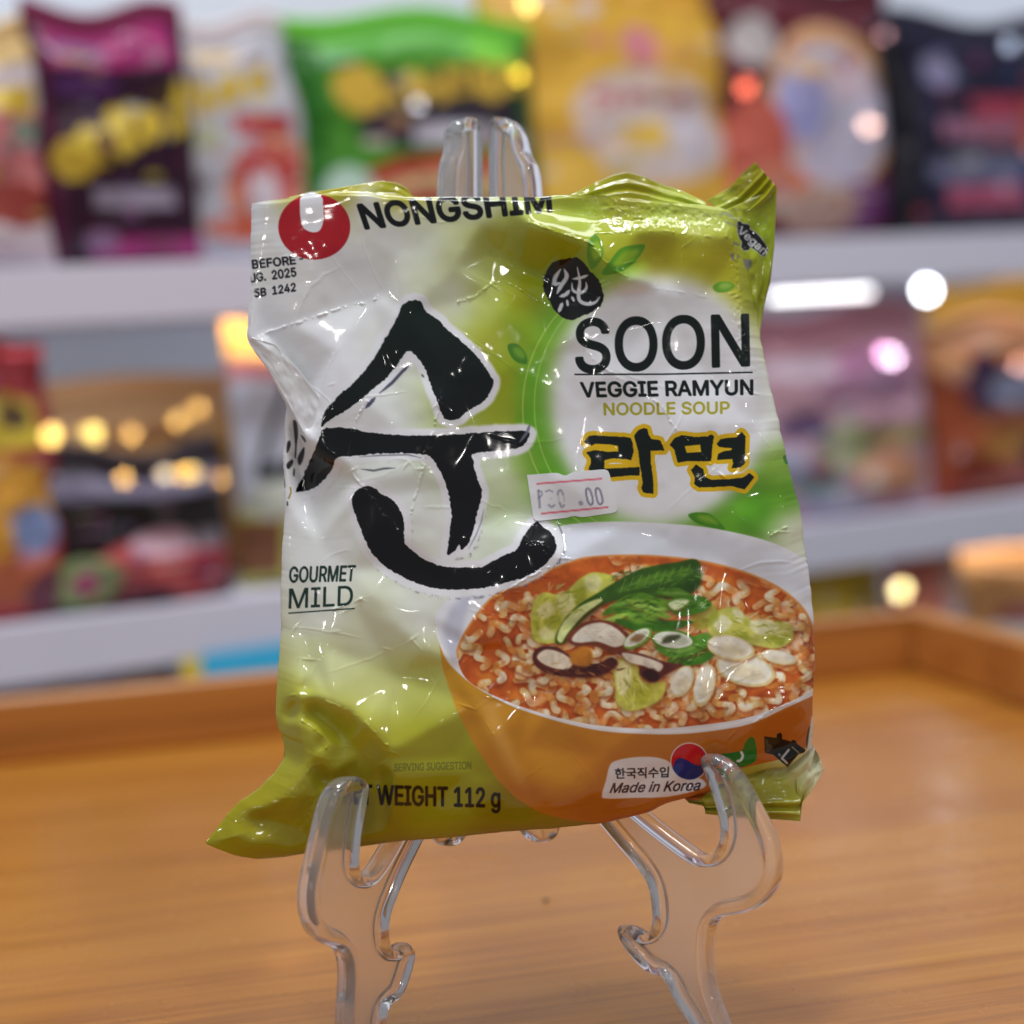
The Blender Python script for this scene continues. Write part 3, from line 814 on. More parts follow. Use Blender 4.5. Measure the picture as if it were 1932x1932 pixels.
    fill(k8([(785, 325), (990, 350), (1000, 290), (1060, 260), (1090, 310), (1080, 370), (1230, 410), (1260, 380), (1310, 400), (1330, 450), (1480, 555), (1440, 600), (1365, 610), (1175, 840), (940, 630), (800, 600)]), (20, 19, 18))
    fill(k8([(790, 350), (840, 380), (860, 450), (920, 480), (930, 530), (840, 600), (800, 580), (820, 480)]), (120, 120, 116), .5, soft=1)
    stroke(k8([(1250, 500), (1360, 600)]), 2, (190, 180, 130), .8)
    stroke(k8([(1195, 550), (1080, 690), (1165, 770)]), 4.2, (190, 190, 190))
    stroke(k8([(1035, 625), (1045, 640)]), 5, (120, 120, 120))
    stroke(k8([(1545, 150), (1530, 250), (1515, 330), (1490, 530)]), 5, (30, 28, 26), .9, taper=True)
    fill(k8([(1575, 0), (1640, 0), (1640, 600), (1500, 560), (1525, 300)]), (220, 214, 198), 1, soft=1)
    # black badge on the upper right corner of the film
    bd = k9([(345, 910), (380, 900), (430, 950), (500, 945), (550, 985), (545, 1040), (600, 1060), (680, 1120), (740, 1190), (820, 1310), (850, 1370), (800, 1490), (760, 1480), (700, 1430), (600, 1350), (560, 1330), (530, 1380), (450, 1390), (410, 1330), (420, 1240), (380, 1190), (345, 1080)])
    fill(bd, (190, 192, 186), 1, soft=.5, grow=1.5)
    fill(rough(bd, .3, 2, 3), (20, 22, 24))
    q4 = k9([(418, 985), (862, 1372), (340, 1075), (770, 1462)])
    text('Vegan', q4[0], q4[1], q4[2], q4[3], (196, 198, 200), bold=.35)
    for p in ([(230, 1430), (290, 1440), (300, 1560), (250, 1550)], [(430, 1530), (560, 1530), (590, 1600), (530, 1730), (470, 1680)], [(330, 1470), (370, 1460), (385, 1500), (340, 1520)], [(260, 1230), (380, 1280), (380, 1320), (280, 1280)]):
        fill(k9(p), (120, 122, 128), .85, soft=.8)
    for p in ([(60, 790), (200, 800), (300, 870)], [(90, 760), (190, 770), (280, 830)], [(120, 900), (240, 950), (330, 975)]):
        stroke(smooth_open(k9(p)), 2.2, (150, 156, 150), .8)
    # pale highlight flecks painted along the top right fold
    for _ in range(26):
        x = r.uniform(1120, 1380); y = 400 + (x - 1100) * .07 + r.normal(0, 10)
        stroke([(x, y), (x + r.uniform(8, 26), y + r.uniform(-3, 6))], r.uniform(1, 2.2), (232, 238, 190), .45, soft=1)


paint()
STK = np.zeros((70 * 4, 200 * 4, 3), np.float32)


# ------------------------------------------------------------------ packet relief (in frame pixels, towards the viewer)
HG = np.zeros((CH, CW), np.float32)
CREASES = [   # polyline, height, ridge amplitude
    (k1([(190, 1000), (500, 900), (650, 850), (800, 820), (870, 770)]), -9, 1.6),
    (k1([(1300, 820), (1400, 790), (1560, 700), (1800, 840)]), -8, 1.3),
    (k2([(170, 420), (400, 500), (520, 540), (600, 640), (760, 760)]), 24, 1.6),
    (k2([(440, 1080), (550, 1220), (700, 1330), (930, 1480), (1000, 1590), (1100, 1700), (1300, 1900)]), 7, 1.1),
    (k1([(770, 1400), (700, 1550)]) + k3([(730, 10), (830, 150), (960, 310)]), 6, 1.3),
    (k1([(1200, 1400), (1150, 1600), (1100, 1750)]) + k3([(1080, 10), (1020, 220)]), 8, 1.3),
    (k3([(640, 690), (830, 620)]), 8, 1.3),
    (k3([(600, 880), (510, 1080)]), 7, .8),
    (k3([(410, 1110), (500, 1100), (650, 1150), (740, 1190), (850, 1290), (920, 1370)]), 22, 1.2),
    (k3([(430, 1190), (560, 1180), (690, 1300)]), -6, 0),
    (k3([(480, 1220), (560, 1270), (620, 1340), (560, 1400), (520, 1480)]), 18, 1.2),
    (k3([(590, 1340), (700, 1330), (860, 1440)]), 2, 0.6),
    (k3([(930, 1400), (925, 1470)]), 16, 1.2),
    (k3([(600, 1500), (740, 1520), (900, 1500)]), -10, 0),
    (k3([(130, 1680), (200, 1885)]), 12, 0.7),
    (k3([(280, 1640), (400, 1600), (560, 1590), (640, 1480)]), 12, 0.8),
    (k3([(300, 1700), (450, 1720)]), -4, 0),
    (k2([(1340, 500), (1380, 700), (1420, 1100)]), 8, 1.8),
    (k2([(560, 480), (900, 470), (1200, 500), (1340, 500)]), 16, 1.2),
    (k2([(200, 330), (600, 400), (1000, 380), (1300, 400)]), 2, 0),
    (k4([(1650, 310), (1720, 270)]), 8, 1.2),
    (k4([(280, 880), (380, 780), (480, 670)]), 7, .8),
    (k4([(430, 580), (560, 500), (740, 410)]), 10, 1.6),
    (k4([(1570, 1150), (1650, 1090), (1760, 1050)]), 9, 1.2),
    (k4([(1000, 720), (1200, 790), (1400, 800)]), 8, .8),
    (k4([(100, 820), (50, 770)]), 8, .9),
    (k4([(330, 1060), (420, 1200)]), 6, .7),
    (k1([(220, 1210), (320, 1420), (430, 1620)]), 14, .8),
    (k1([(430, 1620), (540, 1450)]), 12, 1.2),
    (k1([(385, 1800), (350, 1520)]), -30, 0),
    (k4([(560, 330), (640, 350), (640, 400)]), 10, 1.2),
    ([(680, 372), (760, 378), (860, 380), (1000, 376)], 5, 0),
    ([(548, 700), (575, 745), (584, 800)], -12, 0),
    ([(930, 478), (985, 505), (1040, 530)], -19, 0),
    ([(860, 420), (960, 430)], 4, 0),
    ([(1420, 800), (1462, 860), (1490, 930)], 5, .7),
    ([(1130, 560), (1240, 545), (1330, 560)], 6, .5),
    ([(1290, 1330), (1400, 1310), (1490, 1290)], 8, .4),
]
pts, hs = [], []
for pl, h, a in CREASES:
    pl = np.asarray(pl, float)
    for i in range(len(pl)):
        pts.append(pl[i]); hs.append(h + rng.normal(0, 1.5))
        if i + 1 < len(pl):
            d = np.hypot(*(pl[i + 1] - pl[i])); n = int(d // 55)
            for k in range(1, n + 1):
                pts.append(pl[i] + (pl[i + 1] - pl[i]) * k / (n + 1)); hs.append(h + rng.normal(0, 1.8))
ncr = len(pts)
for x in range(X0, X0 + CW + 1, 100):
    for y in range(Y0, Y0 + CH + 1, 100):
        p = np.array([x + rng.uniform(-40, 40), y + rng.uniform(-40, 40)])
        if min(np.hypot(*(p - q)) for q in pts[:ncr]) > 48:
            pts.append(p); hs.append(rng.normal(0, 3))
for p in ((X0 - 60, Y0 - 60), (X0 + CW + 60, Y0 - 60), (X0 - 60, Y0 + CH + 60), (X0 + CW + 60, Y0 + CH + 60)):
    pts.append(np.array(p, float)); hs.append(0)
PT = np.array(pts)
_, _, tris, ov, _, _ = geometry.delaunay_2d_cdt([Vector(p) for p in PT], [], [], 0, 1e-4)
cov, _, _ = np.array([v[:] for v in _]) if False else None, None, None
vc, _, tris, ov, _, _ = geometry.delaunay_2d_cdt([Vector(p) for p in PT], [], [], 0, 1e-4)
vc = np.array([v[:] for v in vc]); vh = np.array([np.mean([hs[k] for k in o]) for o in ov])
for t in tris:
    a, b, c = vc[t[0]], vc[t[1]], vc[t[2]]
    x0, y0 = np.floor(np.minimum(np.minimum(a, b), c)).astype(int) - (X0, Y0)
    x1, y1 = np.ceil(np.maximum(np.maximum(a, b), c)).astype(int) - (X0, Y0) + 1
    x0, y0, x1, y1 = max(0, x0), max(0, y0), min(CW, x1), min(CH, y1)
    if x1 <= x0 or y1 <= y0: continue
    gx, gy = np.meshgrid(np.arange(x0, x1) + X0 + .5, np.arange(y0, y1) + Y0 + .5)
    det = (b[1] - c[1]) * (a[0] - c[0]) + (c[0] - b[0]) * (a[1] - c[1])
    if abs(det) < 1e-6: continue
    l0 = ((b[1] - c[1]) * (gx - c[0]) + (c[0] - b[0]) * (gy - c[1])) / det
    l1 = ((c[1] - a[1]) * (gx - c[0]) + (a[0] - c[0]) * (gy - c[1])) / det
    l2 = 1 - l0 - l1
    k = (l0 >= -1e-4) & (l1 >= -1e-4) & (l2 >= -1e-4)
    HG[y0:y1, x0:x1][k] = (l0 * vh[t[0]] + l1 * vh[t[1]] + l2 * vh[t[2]])[k]
HG = blur(HG, 8, 2) * 1.8


amp_n = np.clip(vnoise(HG.shape, 14, 41) * .6 + vnoise(HG.shape, 5, 42) * .4 + .4, 0, 1.6)
for pl, h, a in CREASES:
    if a <= 0: continue
    q = smooth_open(pl, 10) if len(pl) > 2 else np.asarray(pl, float)
    q = q + np.random.default_rng(int(abs(q.sum()))).normal(0, .7, q.shape)
    x0, y0 = np.floor(q.min(0)).astype(int) - (X0 + 14, Y0 + 14); x1, y1 = np.ceil(q.max(0)).astype(int) - (X0 - 14, Y0 - 14)
    x0, y0, x1, y1 = max(0, x0), max(0, y0), min(CW, x1), min(CH, y1)
    gx, gy = np.meshgrid(np.arange(x0, x1) + X0 + .5, np.arange(y0, y1) + Y0 + .5)
    best = np.full(gx.shape, 1e9)
    for i in range(len(q) - 1):
        dx, dy = q[i + 1] - q[i]
        t = np.clip(((gx - q[i][0]) * dx + (gy - q[i][1]) * dy) / (dx * dx + dy * dy + 1e-9), 0, 1)
        best = np.minimum(best, np.hypot(gx - q[i][0] - t * dx, gy - q[i][1] - t * dy))
    HG[y0:y1, x0:x1] += (1.5 * a if a > 1 else .8 * a) * np.exp(-(best / 2.4) ** 2) * amp_n[y0:y1, x0:x1]
# small raised streaks set where glints should show on the film
DIMPLES = k1([(690, 1800), (1000, 1770), (1090, 1790), (780, 1400), (1185, 1410), (1150, 1600), (1130, 1680), (1310, 820), (1400, 795), (1515, 735), (570, 1300), (300, 560)]) + \
    k3([(900, 880), (1030, 830), (660, 795), (460, 780), (500, 1235), (520, 930), (925, 1380), (870, 1440), (560, 1440), (430, 1480), (190, 1630), (780, 640), (720, 690)]) + \
    k4([(570, 340), (620, 345), (405, 445), (740, 410), (650, 490), (600, 500), (480, 680), (300, 1070), (1480, 1195), (1700, 290), (1100, 1130), (1330, 800), (1390, 790), (520, 560)]) + \
    k2([(640, 335), (680, 350), (1350, 510), (1370, 640), (1350, 830), (1375, 850), (1400, 1000), (1410, 1080), (1470, 1410), (760, 650), (1085, 545), (1200, 440), (900, 400)])
dr = np.random.default_rng(77)
for x, y in DIMPLES:
    sx, sy, am, th = dr.uniform(6, 15), dr.uniform(1.7, 2.8), dr.uniform(.7, 1.5), dr.uniform(-1.1, .6)
    x0, y0 = int(x - X0) - 24, int(y - Y0) - 24
    if x0 < 0 or y0 < 0 or x0 + 48 > CW or y0 + 48 > CH: continue
    qx, qy = np.meshgrid(np.arange(x0, x0 + 48) + X0 + .5 - x, np.arange(y0, y0 + 48) + Y0 + .5 - y)
    rx, ry = qx * math.cos(th) + qy * math.sin(th), qy * math.cos(th) - qx * math.sin(th)
    HG[y0:y0 + 48, x0:x0 + 48] += am * np.exp(-(rx / sx) ** 2 - (ry / sy) ** 2)
# fine crinkles of thin film
for _ in range(55):
    x, y = dr.uniform(490, 1500), dr.uniform(400, 1560)
    L_, th, am, wd = dr.uniform(40, 190), dr.normal(.6, .9), dr.uniform(.2, .6), dr.uniform(1.6, 3.4)
    tt = np.linspace(-.5, .5, 14)[:, None]
    q = np.array([x, y]) + tt * L_ * np.array([math.cos(th), math.sin(th)]) + (tt ** 2 - .1) * dr.normal(0, 40) * np.array([-math.sin(th), math.cos(th)]) + dr.normal(0, .8, (14, 2))
    x0, y0 = np.floor(q.min(0)).astype(int) - (X0 + 10, Y0 + 10); x1, y1 = np.ceil(q.max(0)).astype(int) - (X0 - 10, Y0 - 10)
    x0, y0, x1, y1 = max(0, x0), max(0, y0), min(CW, x1), min(CH, y1)
    if x1 <= x0 or y1 <= y0: continue
    qx, qy = np.meshgrid(np.arange(x0, x1) + X0 + .5, np.arange(y0, y1) + Y0 + .5)
    best = np.full(qx.shape, 1e9)
    for i in range(13):
        dx, dy = q[i + 1] - q[i]
        t = np.clip(((qx - q[i][0]) * dx + (qy - q[i][1]) * dy) / (dx * dx + dy * dy + 1e-9), 0, 1)
        best = np.minimum(best, np.hypot(qx - q[i][0] - t * dx, qy - q[i][1] - t * dy) + 3 * np.abs((i + t) / 13 - .5) ** 3 * 8)
    HG[y0:y1, x0:x1] += am * np.exp(-(best / wd) ** 2)
# finely wrinkled band along the top right edge and the right crease
gx, gy = np.meshgrid(np.arange(CW) + X0, np.arange(CH) + Y0)
band = np.exp(-((gy - (405 + (gx - 1200) * .09)) / 24.0) ** 2) * np.clip((gx - 1085) / 70, 0, 1)
band += .8 * np.exp(-((gx - (1392 + (gy - 520) * .12)) / 14.0) ** 2) * np.clip((gy - 420) / 40, 0, 1) * np.clip((740 - gy) / 80, 0, 1)
band += .35 * np.exp(-(((gx - 560) / 60.0) ** 2 + ((gy - 1500) / 70.0) ** 2))
HG += band * (vnoise(HG.shape, 7, 5) * .9 + vnoise(HG.shape, 3, 6) * .35)
HG += vnoise(HG.shape, 60, 8) * 1.1 + vnoise(HG.shape, 22, 9) * .22


def samp(A, x, y, sc=1):
    xi = np.clip((x - X0) * sc - .5, 0, A.shape[1] - 1.001); yi = np.clip((y - Y0) * sc - .5, 0, A.shape[0] - 1.001)
    x0, y0 = xi.astype(int), yi.astype(int)
    fx, fy = xi - x0, yi - y0
    if A.ndim == 3: fx, fy = fx[..., None], fy[..., None]
    return (A[y0, x0] * (1 - fx) + A[y0, x0 + 1] * fx) * (1 - fy) + (A[y0 + 1, x0] * (1 - fx) + A[y0 + 1, x0 + 1] * fx) * fy


# ------------------------------------------------------------------ materials
def print_mat(name, attr='print', rough=.3, coat=.7, coat_r=.12, bump=0.0, scale=400):
    mt = mat(name, rough=rough)
    nt = mt.node_tree; b = nt.nodes['Principled BSDF']
    a = nt.nodes.new('ShaderNodeVertexColor'); a.layer_name = attr
    nt.links.new(a.outputs['Color'], b.inputs['Base Color'])
    b.inputs['Coat Weight'].default_value = coat
    b.inputs['Coat Roughness'].default_value = coat_r
    b.inputs['Specular IOR Level'].default_value = .05
    if bump:
        n = nt.nodes.new('ShaderNodeTexNoise'); n.inputs['Scale'].default_value = scale; n.inputs['Detail'].default_value = 3
        tc = nt.nodes.new('ShaderNodeTexCoord'); nt.links.new(tc.outputs['Object'], n.inputs['Vector'])
        bp = nt.nodes.new('ShaderNodeBump'); bp.inputs['Strength'].default_value = bump; bp.inputs['Distance'].default_value = .0004
        nt.links.new(n.outputs['Fac'], bp.inputs['Height'])
        nt.links.new(bp.outputs['Normal'], b.inputs['Normal']); nt.links.new(bp.outputs['Normal'], b.inputs['Coat Normal'])
    return mt


def wood_mat(name, c1, c2, c3, rough, ang, sc=1.0, seed=0.0, coat=0.0):
    mt = mat(name, rough=rough)
    nt = mt.node_tree; b = nt.nodes['Principled BSDF']
    tc = nt.nodes.new('ShaderNodeTexCoord')
    mp = nt.nodes.new('ShaderNodeMapping'); mp.inputs['Rotation'].default_value = (0, 0, ang)
    mp.inputs['Location'].default_value = (seed, seed * .7, seed * .3)
    nt.links.new(tc.outputs['Object'], mp.inputs['Vector'])
    m2 = nt.nodes.new('ShaderNodeMapping'); m2.inputs['Scale'].default_value = (5 * sc, 170 * sc, 170 * sc)
    nt.links.new(mp.outputs['Vector'], m2.inputs['Vector'])
    n1 = nt.nodes.new('ShaderNodeTexNoise'); n1.inputs['Scale'].default_value = 1; n1.inputs['Detail'].default_value = 5
    nt.links.new(m2.outputs['Vector'], n1.inputs['Vector'])
    m3 = nt.nodes.new('ShaderNodeMapping'); m3.inputs['Scale'].default_value = (2.2, 14, 14)
    nt.links.new(mp.outputs['Vector'], m3.inputs['Vector'])
    n2 = nt.nodes.new('ShaderNodeTexNoise'); n2.inputs['Scale'].default_value = 1; n2.inputs['Detail'].default_value = 3
    nt.links.new(m3.outputs['Vector'], n2.inputs['Vector'])
    mx = nt.nodes.new('ShaderNodeMath'); mx.operation = 'MULTIPLY_ADD'
    mx.inputs[1].default_value = .55
    nt.links.new(n1.outputs['Fac'], mx.inputs[0])
    ml = nt.nodes.new('ShaderNodeMath'); ml.operation = 'MULTIPLY'; ml.inputs[1].default_value = .45
    nt.links.new(n2.outputs['Fac'], ml.inputs[0]); nt.links.new(ml.outputs[0], mx.inputs[2])
    cr = nt.nodes.new('ShaderNodeValToRGB')
    cr.color_ramp.elements[0].position = .30; cr.color_ramp.elements[0].color = c1
    cr.color_ramp.elements[1].position = .70; cr.color_ramp.elements[1].color = c3
    e = cr.color_ramp.elements.new(.47); e.color = c2
    nt.links.new(mx.outputs[0], cr.inputs['Fac']); nt.links.new(cr.outputs['Color'], b.inputs['Base Color'])
    bp = nt.nodes.new('ShaderNodeBump'); bp.inputs['Strength'].default_value = .15; bp.inputs['Distance'].default_value = .0006
    nt.links.new(n1.outputs['Fac'], bp.inputs['Height']); nt.links.new(bp.outputs['Normal'], b.inputs['Normal'])
    b.inputs['Coat Weight'].default_value = coat; b.inputs['Coat IOR'].default_value = 1.5
    n3 = nt.nodes.new('ShaderNodeTexNoise'); n3.inputs['Scale'].default_value = 26; n3.inputs['Detail'].default_value = 6
    nt.links.new(tc.outputs['Object'], n3.inputs['Vector'])
    r3 = nt.nodes.new('ShaderNodeMapRange'); r3.inputs[1].default_value = .35; r3.inputs[2].default_value = .7; r3.inputs[3].default_value = .14; r3.inputs[4].default_value = .34
    nt.links.new(n3.outputs['Fac'], r3.inputs[0]); nt.links.new(r3.outputs[0], b.inputs['Coat Roughness'])
    return mt


FILM = print_mat('printed_film', rough=.45, coat=1.0, coat_r=.07)
STICK = print_mat('sticker_paper', rough=.6, coat=0)
BACKFILM = print_mat('packet_back_film', rough=.35)

# ------------------------------------------------------------------ tray
Zf = 0.0


def floor_pt(x, y, z=0.0):
    return on_plane(x, y, np.array([0, 0, z]), np.array([0, 0, 1.0]))


A_ = floor_pt(0, 1455); B_ = floor_pt(1720, 1265)
ex = (B_ - A_); ex[2] = 0; ex /= np.linalg.norm(ex)
yaw = math.atan2(ex[1], ex[0]) - math.radians(1.9)
ex = np.array([math.cos(yaw), math.sin(yaw), 0]); ey = np.array([-ex[1], ex[0], 0])
RZ = Matrix.Rotation(yaw, 4, 'Z')
TC = B_                     # inner back right corner on the floor
TW, TD, TH, TT = 0.475, 0.56, 0.0285, 0.012
W_FLOOR = wood_mat('bamboo_floor', C255(132, 76, 20), C255(180, 117, 38), C255(202, 142, 54), .34, 0, sc=1.35, coat=.55)
W_WALL = wood_mat('bamboo_wall', C255(150, 94, 40), C255(186, 124, 58), C255(210, 152, 82), .42, 0, .6, 3.1, coat=.15)
tray = thing('serving_tray', 'shallow bamboo tray with low walls under the clear easel', 'tray', TC - ex * TW / 2 - ey * TD / 2)
tray.rotation_euler.z = yaw
tray.matrix_world = Matrix.Translation(tray.location) @ RZ


def tray_box(name, u0, u1, v0, v1, z0, z1, mt, bev=.0015):
    """u along the back wall (0 at the inner right corner, negative to the left), v towards the camera negative"""
    c = TC + ex * (u0 + u1) / 2 + ey * (v0 + v1) / 2
    bm = bmesh.new()
    box_bm(bm, (0, 0, 0), (abs(u1 - u0), abs(v1 - v0), z1 - z0), bevel=bev)
    me = bpy.data.meshes.new(name); bm.to_mesh(me); bm.free()
    o = bpy.data.objects.new(name, me); COL.objects.link(o); me.materials.append(mt)
    o.parent = tray
    l = Matrix.Translation(tray.location) @ RZ
    o.location = l.inverted() @ Vector((c[0], c[1], (z0 + z1) / 2))
    return o


tray_box('base_panel', -TW - TT, TT, -TD - TT, TT, -.008, 0.0, W_FLOOR, .001)
tray_box('back_wall', -TW - TT, TT, 0.0, TT, .0002, TH, W_WALL, .0025)
tray_box('side_wall', 0.0, TT, -TD, -.0002, .0002, TH, W_WALL, .0025)
tray_box('side_wall', -TW - TT, -TW, -TD, -.0002, .0002, TH, W_WALL, .0025)
tray_box('front_wall', -TW - TT, TT, -TD - TT, -TD - .0002, .0002, TH, W_WALL, .0025)

# table below the tray
tb = struct(box('table', (0.1, 0.55, -.0285), (2.4, 1.3, .04), mat('table_top', C255(150, 140, 130), .5)))

# ------------------------------------------------------------------ the packet
P0 = CAM + ray(966, 1560) * 0.52
TILT = math.radians(14)
NP = np.array([0, -math.cos(TILT), math.sin(TILT)])
PXM = 0.52 / F


def bound(pts):
    p = np.asarray(pts, float)
    L = np.concatenate([[0], np.cumsum(np.hypot(*np.diff(p, axis=0).T))]); L /= L[-1]
    return lambda t: np.stack([np.interp(t, L, p[:, 0]), np.interp(t, L, p[:, 1])], -1)


def wob(p, amp, seed):
    """resample an outline finely and give it the small irregularities of cut film"""
    p = np.asarray(p, float)
    L = np.concatenate([[0], np.cumsum(np.hypot(*np.diff(p, axis=0).T))])
    n = max(8, int(L[-1] / 6))
    t = np.linspace(0, L[-1], n)
    q = np.stack([np.interp(t, L, p[:, 0]), np.interp(t, L, p[:, 1])], 1)
    k = np.array([.25, .5, .25])
    for _ in range(2):
        q[1:-1] = k[0] * q[:-2] + k[1] * q[1:-1] + k[2] * q[2:]
    r = np.random.default_rng(seed).normal(0, amp, n); r = np.convolve(r, np.ones(3) / 3, 'same'); r[0] = r[-1] = 0
    d = np.gradient(q, axis=0); d /= np.linalg.norm(d, axis=1)[:, None] + 1e-9
    return q + np.stack([-d[:, 1], d[:, 0]], 1) * r[:, None]


TOP = wob([(475, 384), (505, 378), (538, 375), (575, 368), (603, 364), (648, 361), (700, 362), (717, 368), (780, 371), (847, 372), (940, 372), (1026, 372), (1039, 369), (1073, 367), (1155, 369), (1236, 379), (1327, 387), (1363, 392), (1386, 403)], .5, 1)
RIGHT = wob([(1386, 403), (1396, 440), (1412, 511), (1420, 560), (1432, 625), (1448, 703), (1467, 787), (1493, 901), (1510, 961), (1518, 1029), (1529, 1100), (1535, 1172), (1537, 1261), (1533, 1308), (1534, 1360), (1532, 1412)], 1.0, 2)
BOT = wob([(387, 1591), (412, 1603), (455, 1617), (487, 1621), (533, 1617), (584, 1609), (666, 1599), (755, 1587), (839, 1581), (966, 1568), (1051, 1562), (1136, 1553), (1220, 1534), (1263, 1513), (1292, 1507), (1340, 1492), (1400, 1466), (1450, 1450), (1486, 1447), (1512, 1428), (1532, 1412)], .5, 3)
LEFT = wob([(475, 384), (474, 420), (473, 530), (468, 600), (465, 640), (482, 666), (505, 696), (525, 733), (541, 766), (537, 800), (534, 860), (536, 920), (537, 978), (532, 1037), (530, 1123), (530, 1193), (524, 1271), (520, 1330), (522, 1365), (536, 1400), (539, 1425), (522, 1453), (487, 1488), (451, 1513), (428, 1537), (387, 1591)], .8, 4)
NU, NV = 860, 1060      # columns, rows
bt, bb, bl_, br_ = bound(TOP), bound(BOT), bound(LEFT), bound(RIGHT)


def left_t():
    """row parameter on the left edge: most of the rows stay on the body, few on the pulled-out corner"""
    return lambda v: v


def patch(nu, nv):
    u = np.linspace(0, 1, nu)[:, None]; v = np.linspace(0, 1, nv)[None, :]
    # bottom edge is re-timed so that columns stay upright although the corner tip sticks out
    ub = np.interp(u[:, 0], [0, .04, .10, 1], [0, .055, .115, 1])
    T, Bm = bt(u[:, 0]), bb(ub)
    vl = np.interp(v[0], [0, .5, .86, 1], [0, .47, .80, 1.0])
    L, R = bl_(vl), br_(v[0])
    U, V = u[..., None], v[..., None]
    P = (1 - V) * T[:, None] + V * Bm[:, None] + (1 - U) * L[None] + U * R[None] - (
        (1 - U) * (1 - V) * T[0] + U * (1 - V) * T[-1] + (1 - U) * V * Bm[0] + U * V * Bm[-1])
    return u, v, P


u, v, P = patch(NU, NV)
bu = np.clip(1 - np.abs(2 * u - 1) ** 5, 0, 1) ** .55
bv = np.where(v < .5, np.clip(1 - np.abs(2 * v - 1) ** 6, 0, 1) * 0 + 1.0, np.clip(1 - np.abs(2 * v - 1) ** 6, 0, 1) ** .55)
bulge = bu * bv
edge = np.clip(np.minimum(np.minimum(u, 1 - u) * 28, np.minimum(v * 160, (1 - v) * 34)), 0, 1)
edge = edge * edge * (3 - 2 * edge)
Hf = 46 * bulge + samp(HG, P[..., 0], P[..., 1]) * edge
hook_in = np.exp(-(((P[..., 0] - 640) / 60) ** 2 + ((P[..., 1] - 1530) / 80) ** 2))
Hf -= 16 * hook_in * edge
Hf -= 12 * np.exp(-(((P[..., 0] - 1350) / 60) ** 2 + ((P[..., 1] - 1480) / 60) ** 2)) * edge
V3 = on_plane(P[..., 0].ravel(), P[..., 1].ravel(), P0, NP, Hf.ravel() * PXM)
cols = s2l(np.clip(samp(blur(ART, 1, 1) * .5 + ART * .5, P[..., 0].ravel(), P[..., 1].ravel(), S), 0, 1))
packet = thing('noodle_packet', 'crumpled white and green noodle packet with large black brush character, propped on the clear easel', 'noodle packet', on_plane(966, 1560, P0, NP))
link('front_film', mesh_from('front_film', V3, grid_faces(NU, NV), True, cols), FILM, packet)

# back of the pouch: shares the outline, bulges away from the viewer
nu2, nv2 = 90, 110
u2, v2, Pb = patch(nu2, nv2)
bb2 = np.clip(1 - np.abs(2 * u2 - 1) ** 3, 0, 1) ** .6 * np.clip(1 - np.abs(2 * v2 - 1) ** 3.5, 0, 1) ** .6
Hb = -(118 * bb2) + samp(HG, Pb[..., 0][::-1], Pb[..., 1]) * .6 * np.clip(bb2 * 1.5, 0, 1) - 1
Hb = Hb + (46 * np.clip(1 - np.abs(2 * u2 - 1) ** 5, 0, 1) ** .55 + 1) * np.exp(-v2 * 45)
Vb = on_plane(Pb[..., 0].ravel(), Pb[..., 1].ravel(), P0, NP, Hb.ravel() * PXM)
cb = np.tile(s2l(np.array([206, 210, 120]) / 255.), (len(Vb), 1))
t = (v2 * np.ones_like(u2)).ravel()[:, None]
cb = cb * (1 - t) + s2l(np.array([176, 172, 30]) / 255.) * t
link('back_film', mesh_from('back_film', Vb, grid_faces(nu2, nv2, True), True, cb), BACKFILM, packet)


def flap(name, edge_a, edge_b, h_a, h_b, mt, nu=120, nv=60, ridges=(), thick=3.0, wav=3.0, seed=0, colmul=None, parent=None):
    """a piece of sealed film between two edge polylines (frame px); ridges = [(v centre, width, height)]"""
    r = np.random.default_rng(seed)
    a, b = bound(edge_a), bound(edge_b)
    uu = np.linspace(0, 1, nu)[:, None]; vv = np.linspace(0, 1, nv)[None, :]
    A, Bq = a(uu[:, 0])[:, None], b(uu[:, 0])[:, None]
    Pq = A * (1 - vv[..., None]) + Bq * vv[..., None]
    H = h_a * (1 - vv) + h_b * vv + 0 * uu
    for c, w, hh, in ridges:
        H = H + hh * np.exp(-((vv - c) / w) ** 2)
    nz = vnoise((nu, nv), 22, seed + 3) * wav + vnoise((nu, nv), 8, seed + 4) * wav * .22
    H = H + nz * np.clip(np.minimum(vv, 1 - vv) * 8, .15, 1)
    cl = s2l(np.clip(samp(ART, Pq[..., 0].ravel(), Pq[..., 1].ravel(), S), 0, 1))
    F1 = on_plane(Pq[..., 0].ravel(), Pq[..., 1].ravel(), P0, NP, H.ravel() * PXM)
    F2 = on_plane(Pq[..., 0].ravel(), Pq[..., 1].ravel(), P0, NP, (H.ravel() - thick) * PXM)
    n = len(F1)
    f = [tuple(q) for q in grid_faces(nu, nv)] + [tuple(q + n) for q in grid_faces(nu, nv, True)]
    idx = np.arange(n).reshape(nu, nv)
    ring = list(idx[:, 0]) + list(idx[-1, 1:]) + list(idx[-2::-1, -1]) + list(idx[0, -2:0:-1])
    for i in range(len(ring)):
        p, q = int(ring[i]), int(ring[(i + 1) % len(ring)])
        f.append((p, q, q + n, p + n))
    f = np.array([list(map(int, q)) for q in f])
    return link(name, mesh_from(name, np.vstack([F1, F2]), f, True, np.vstack([cl, cl])), mt, packet)


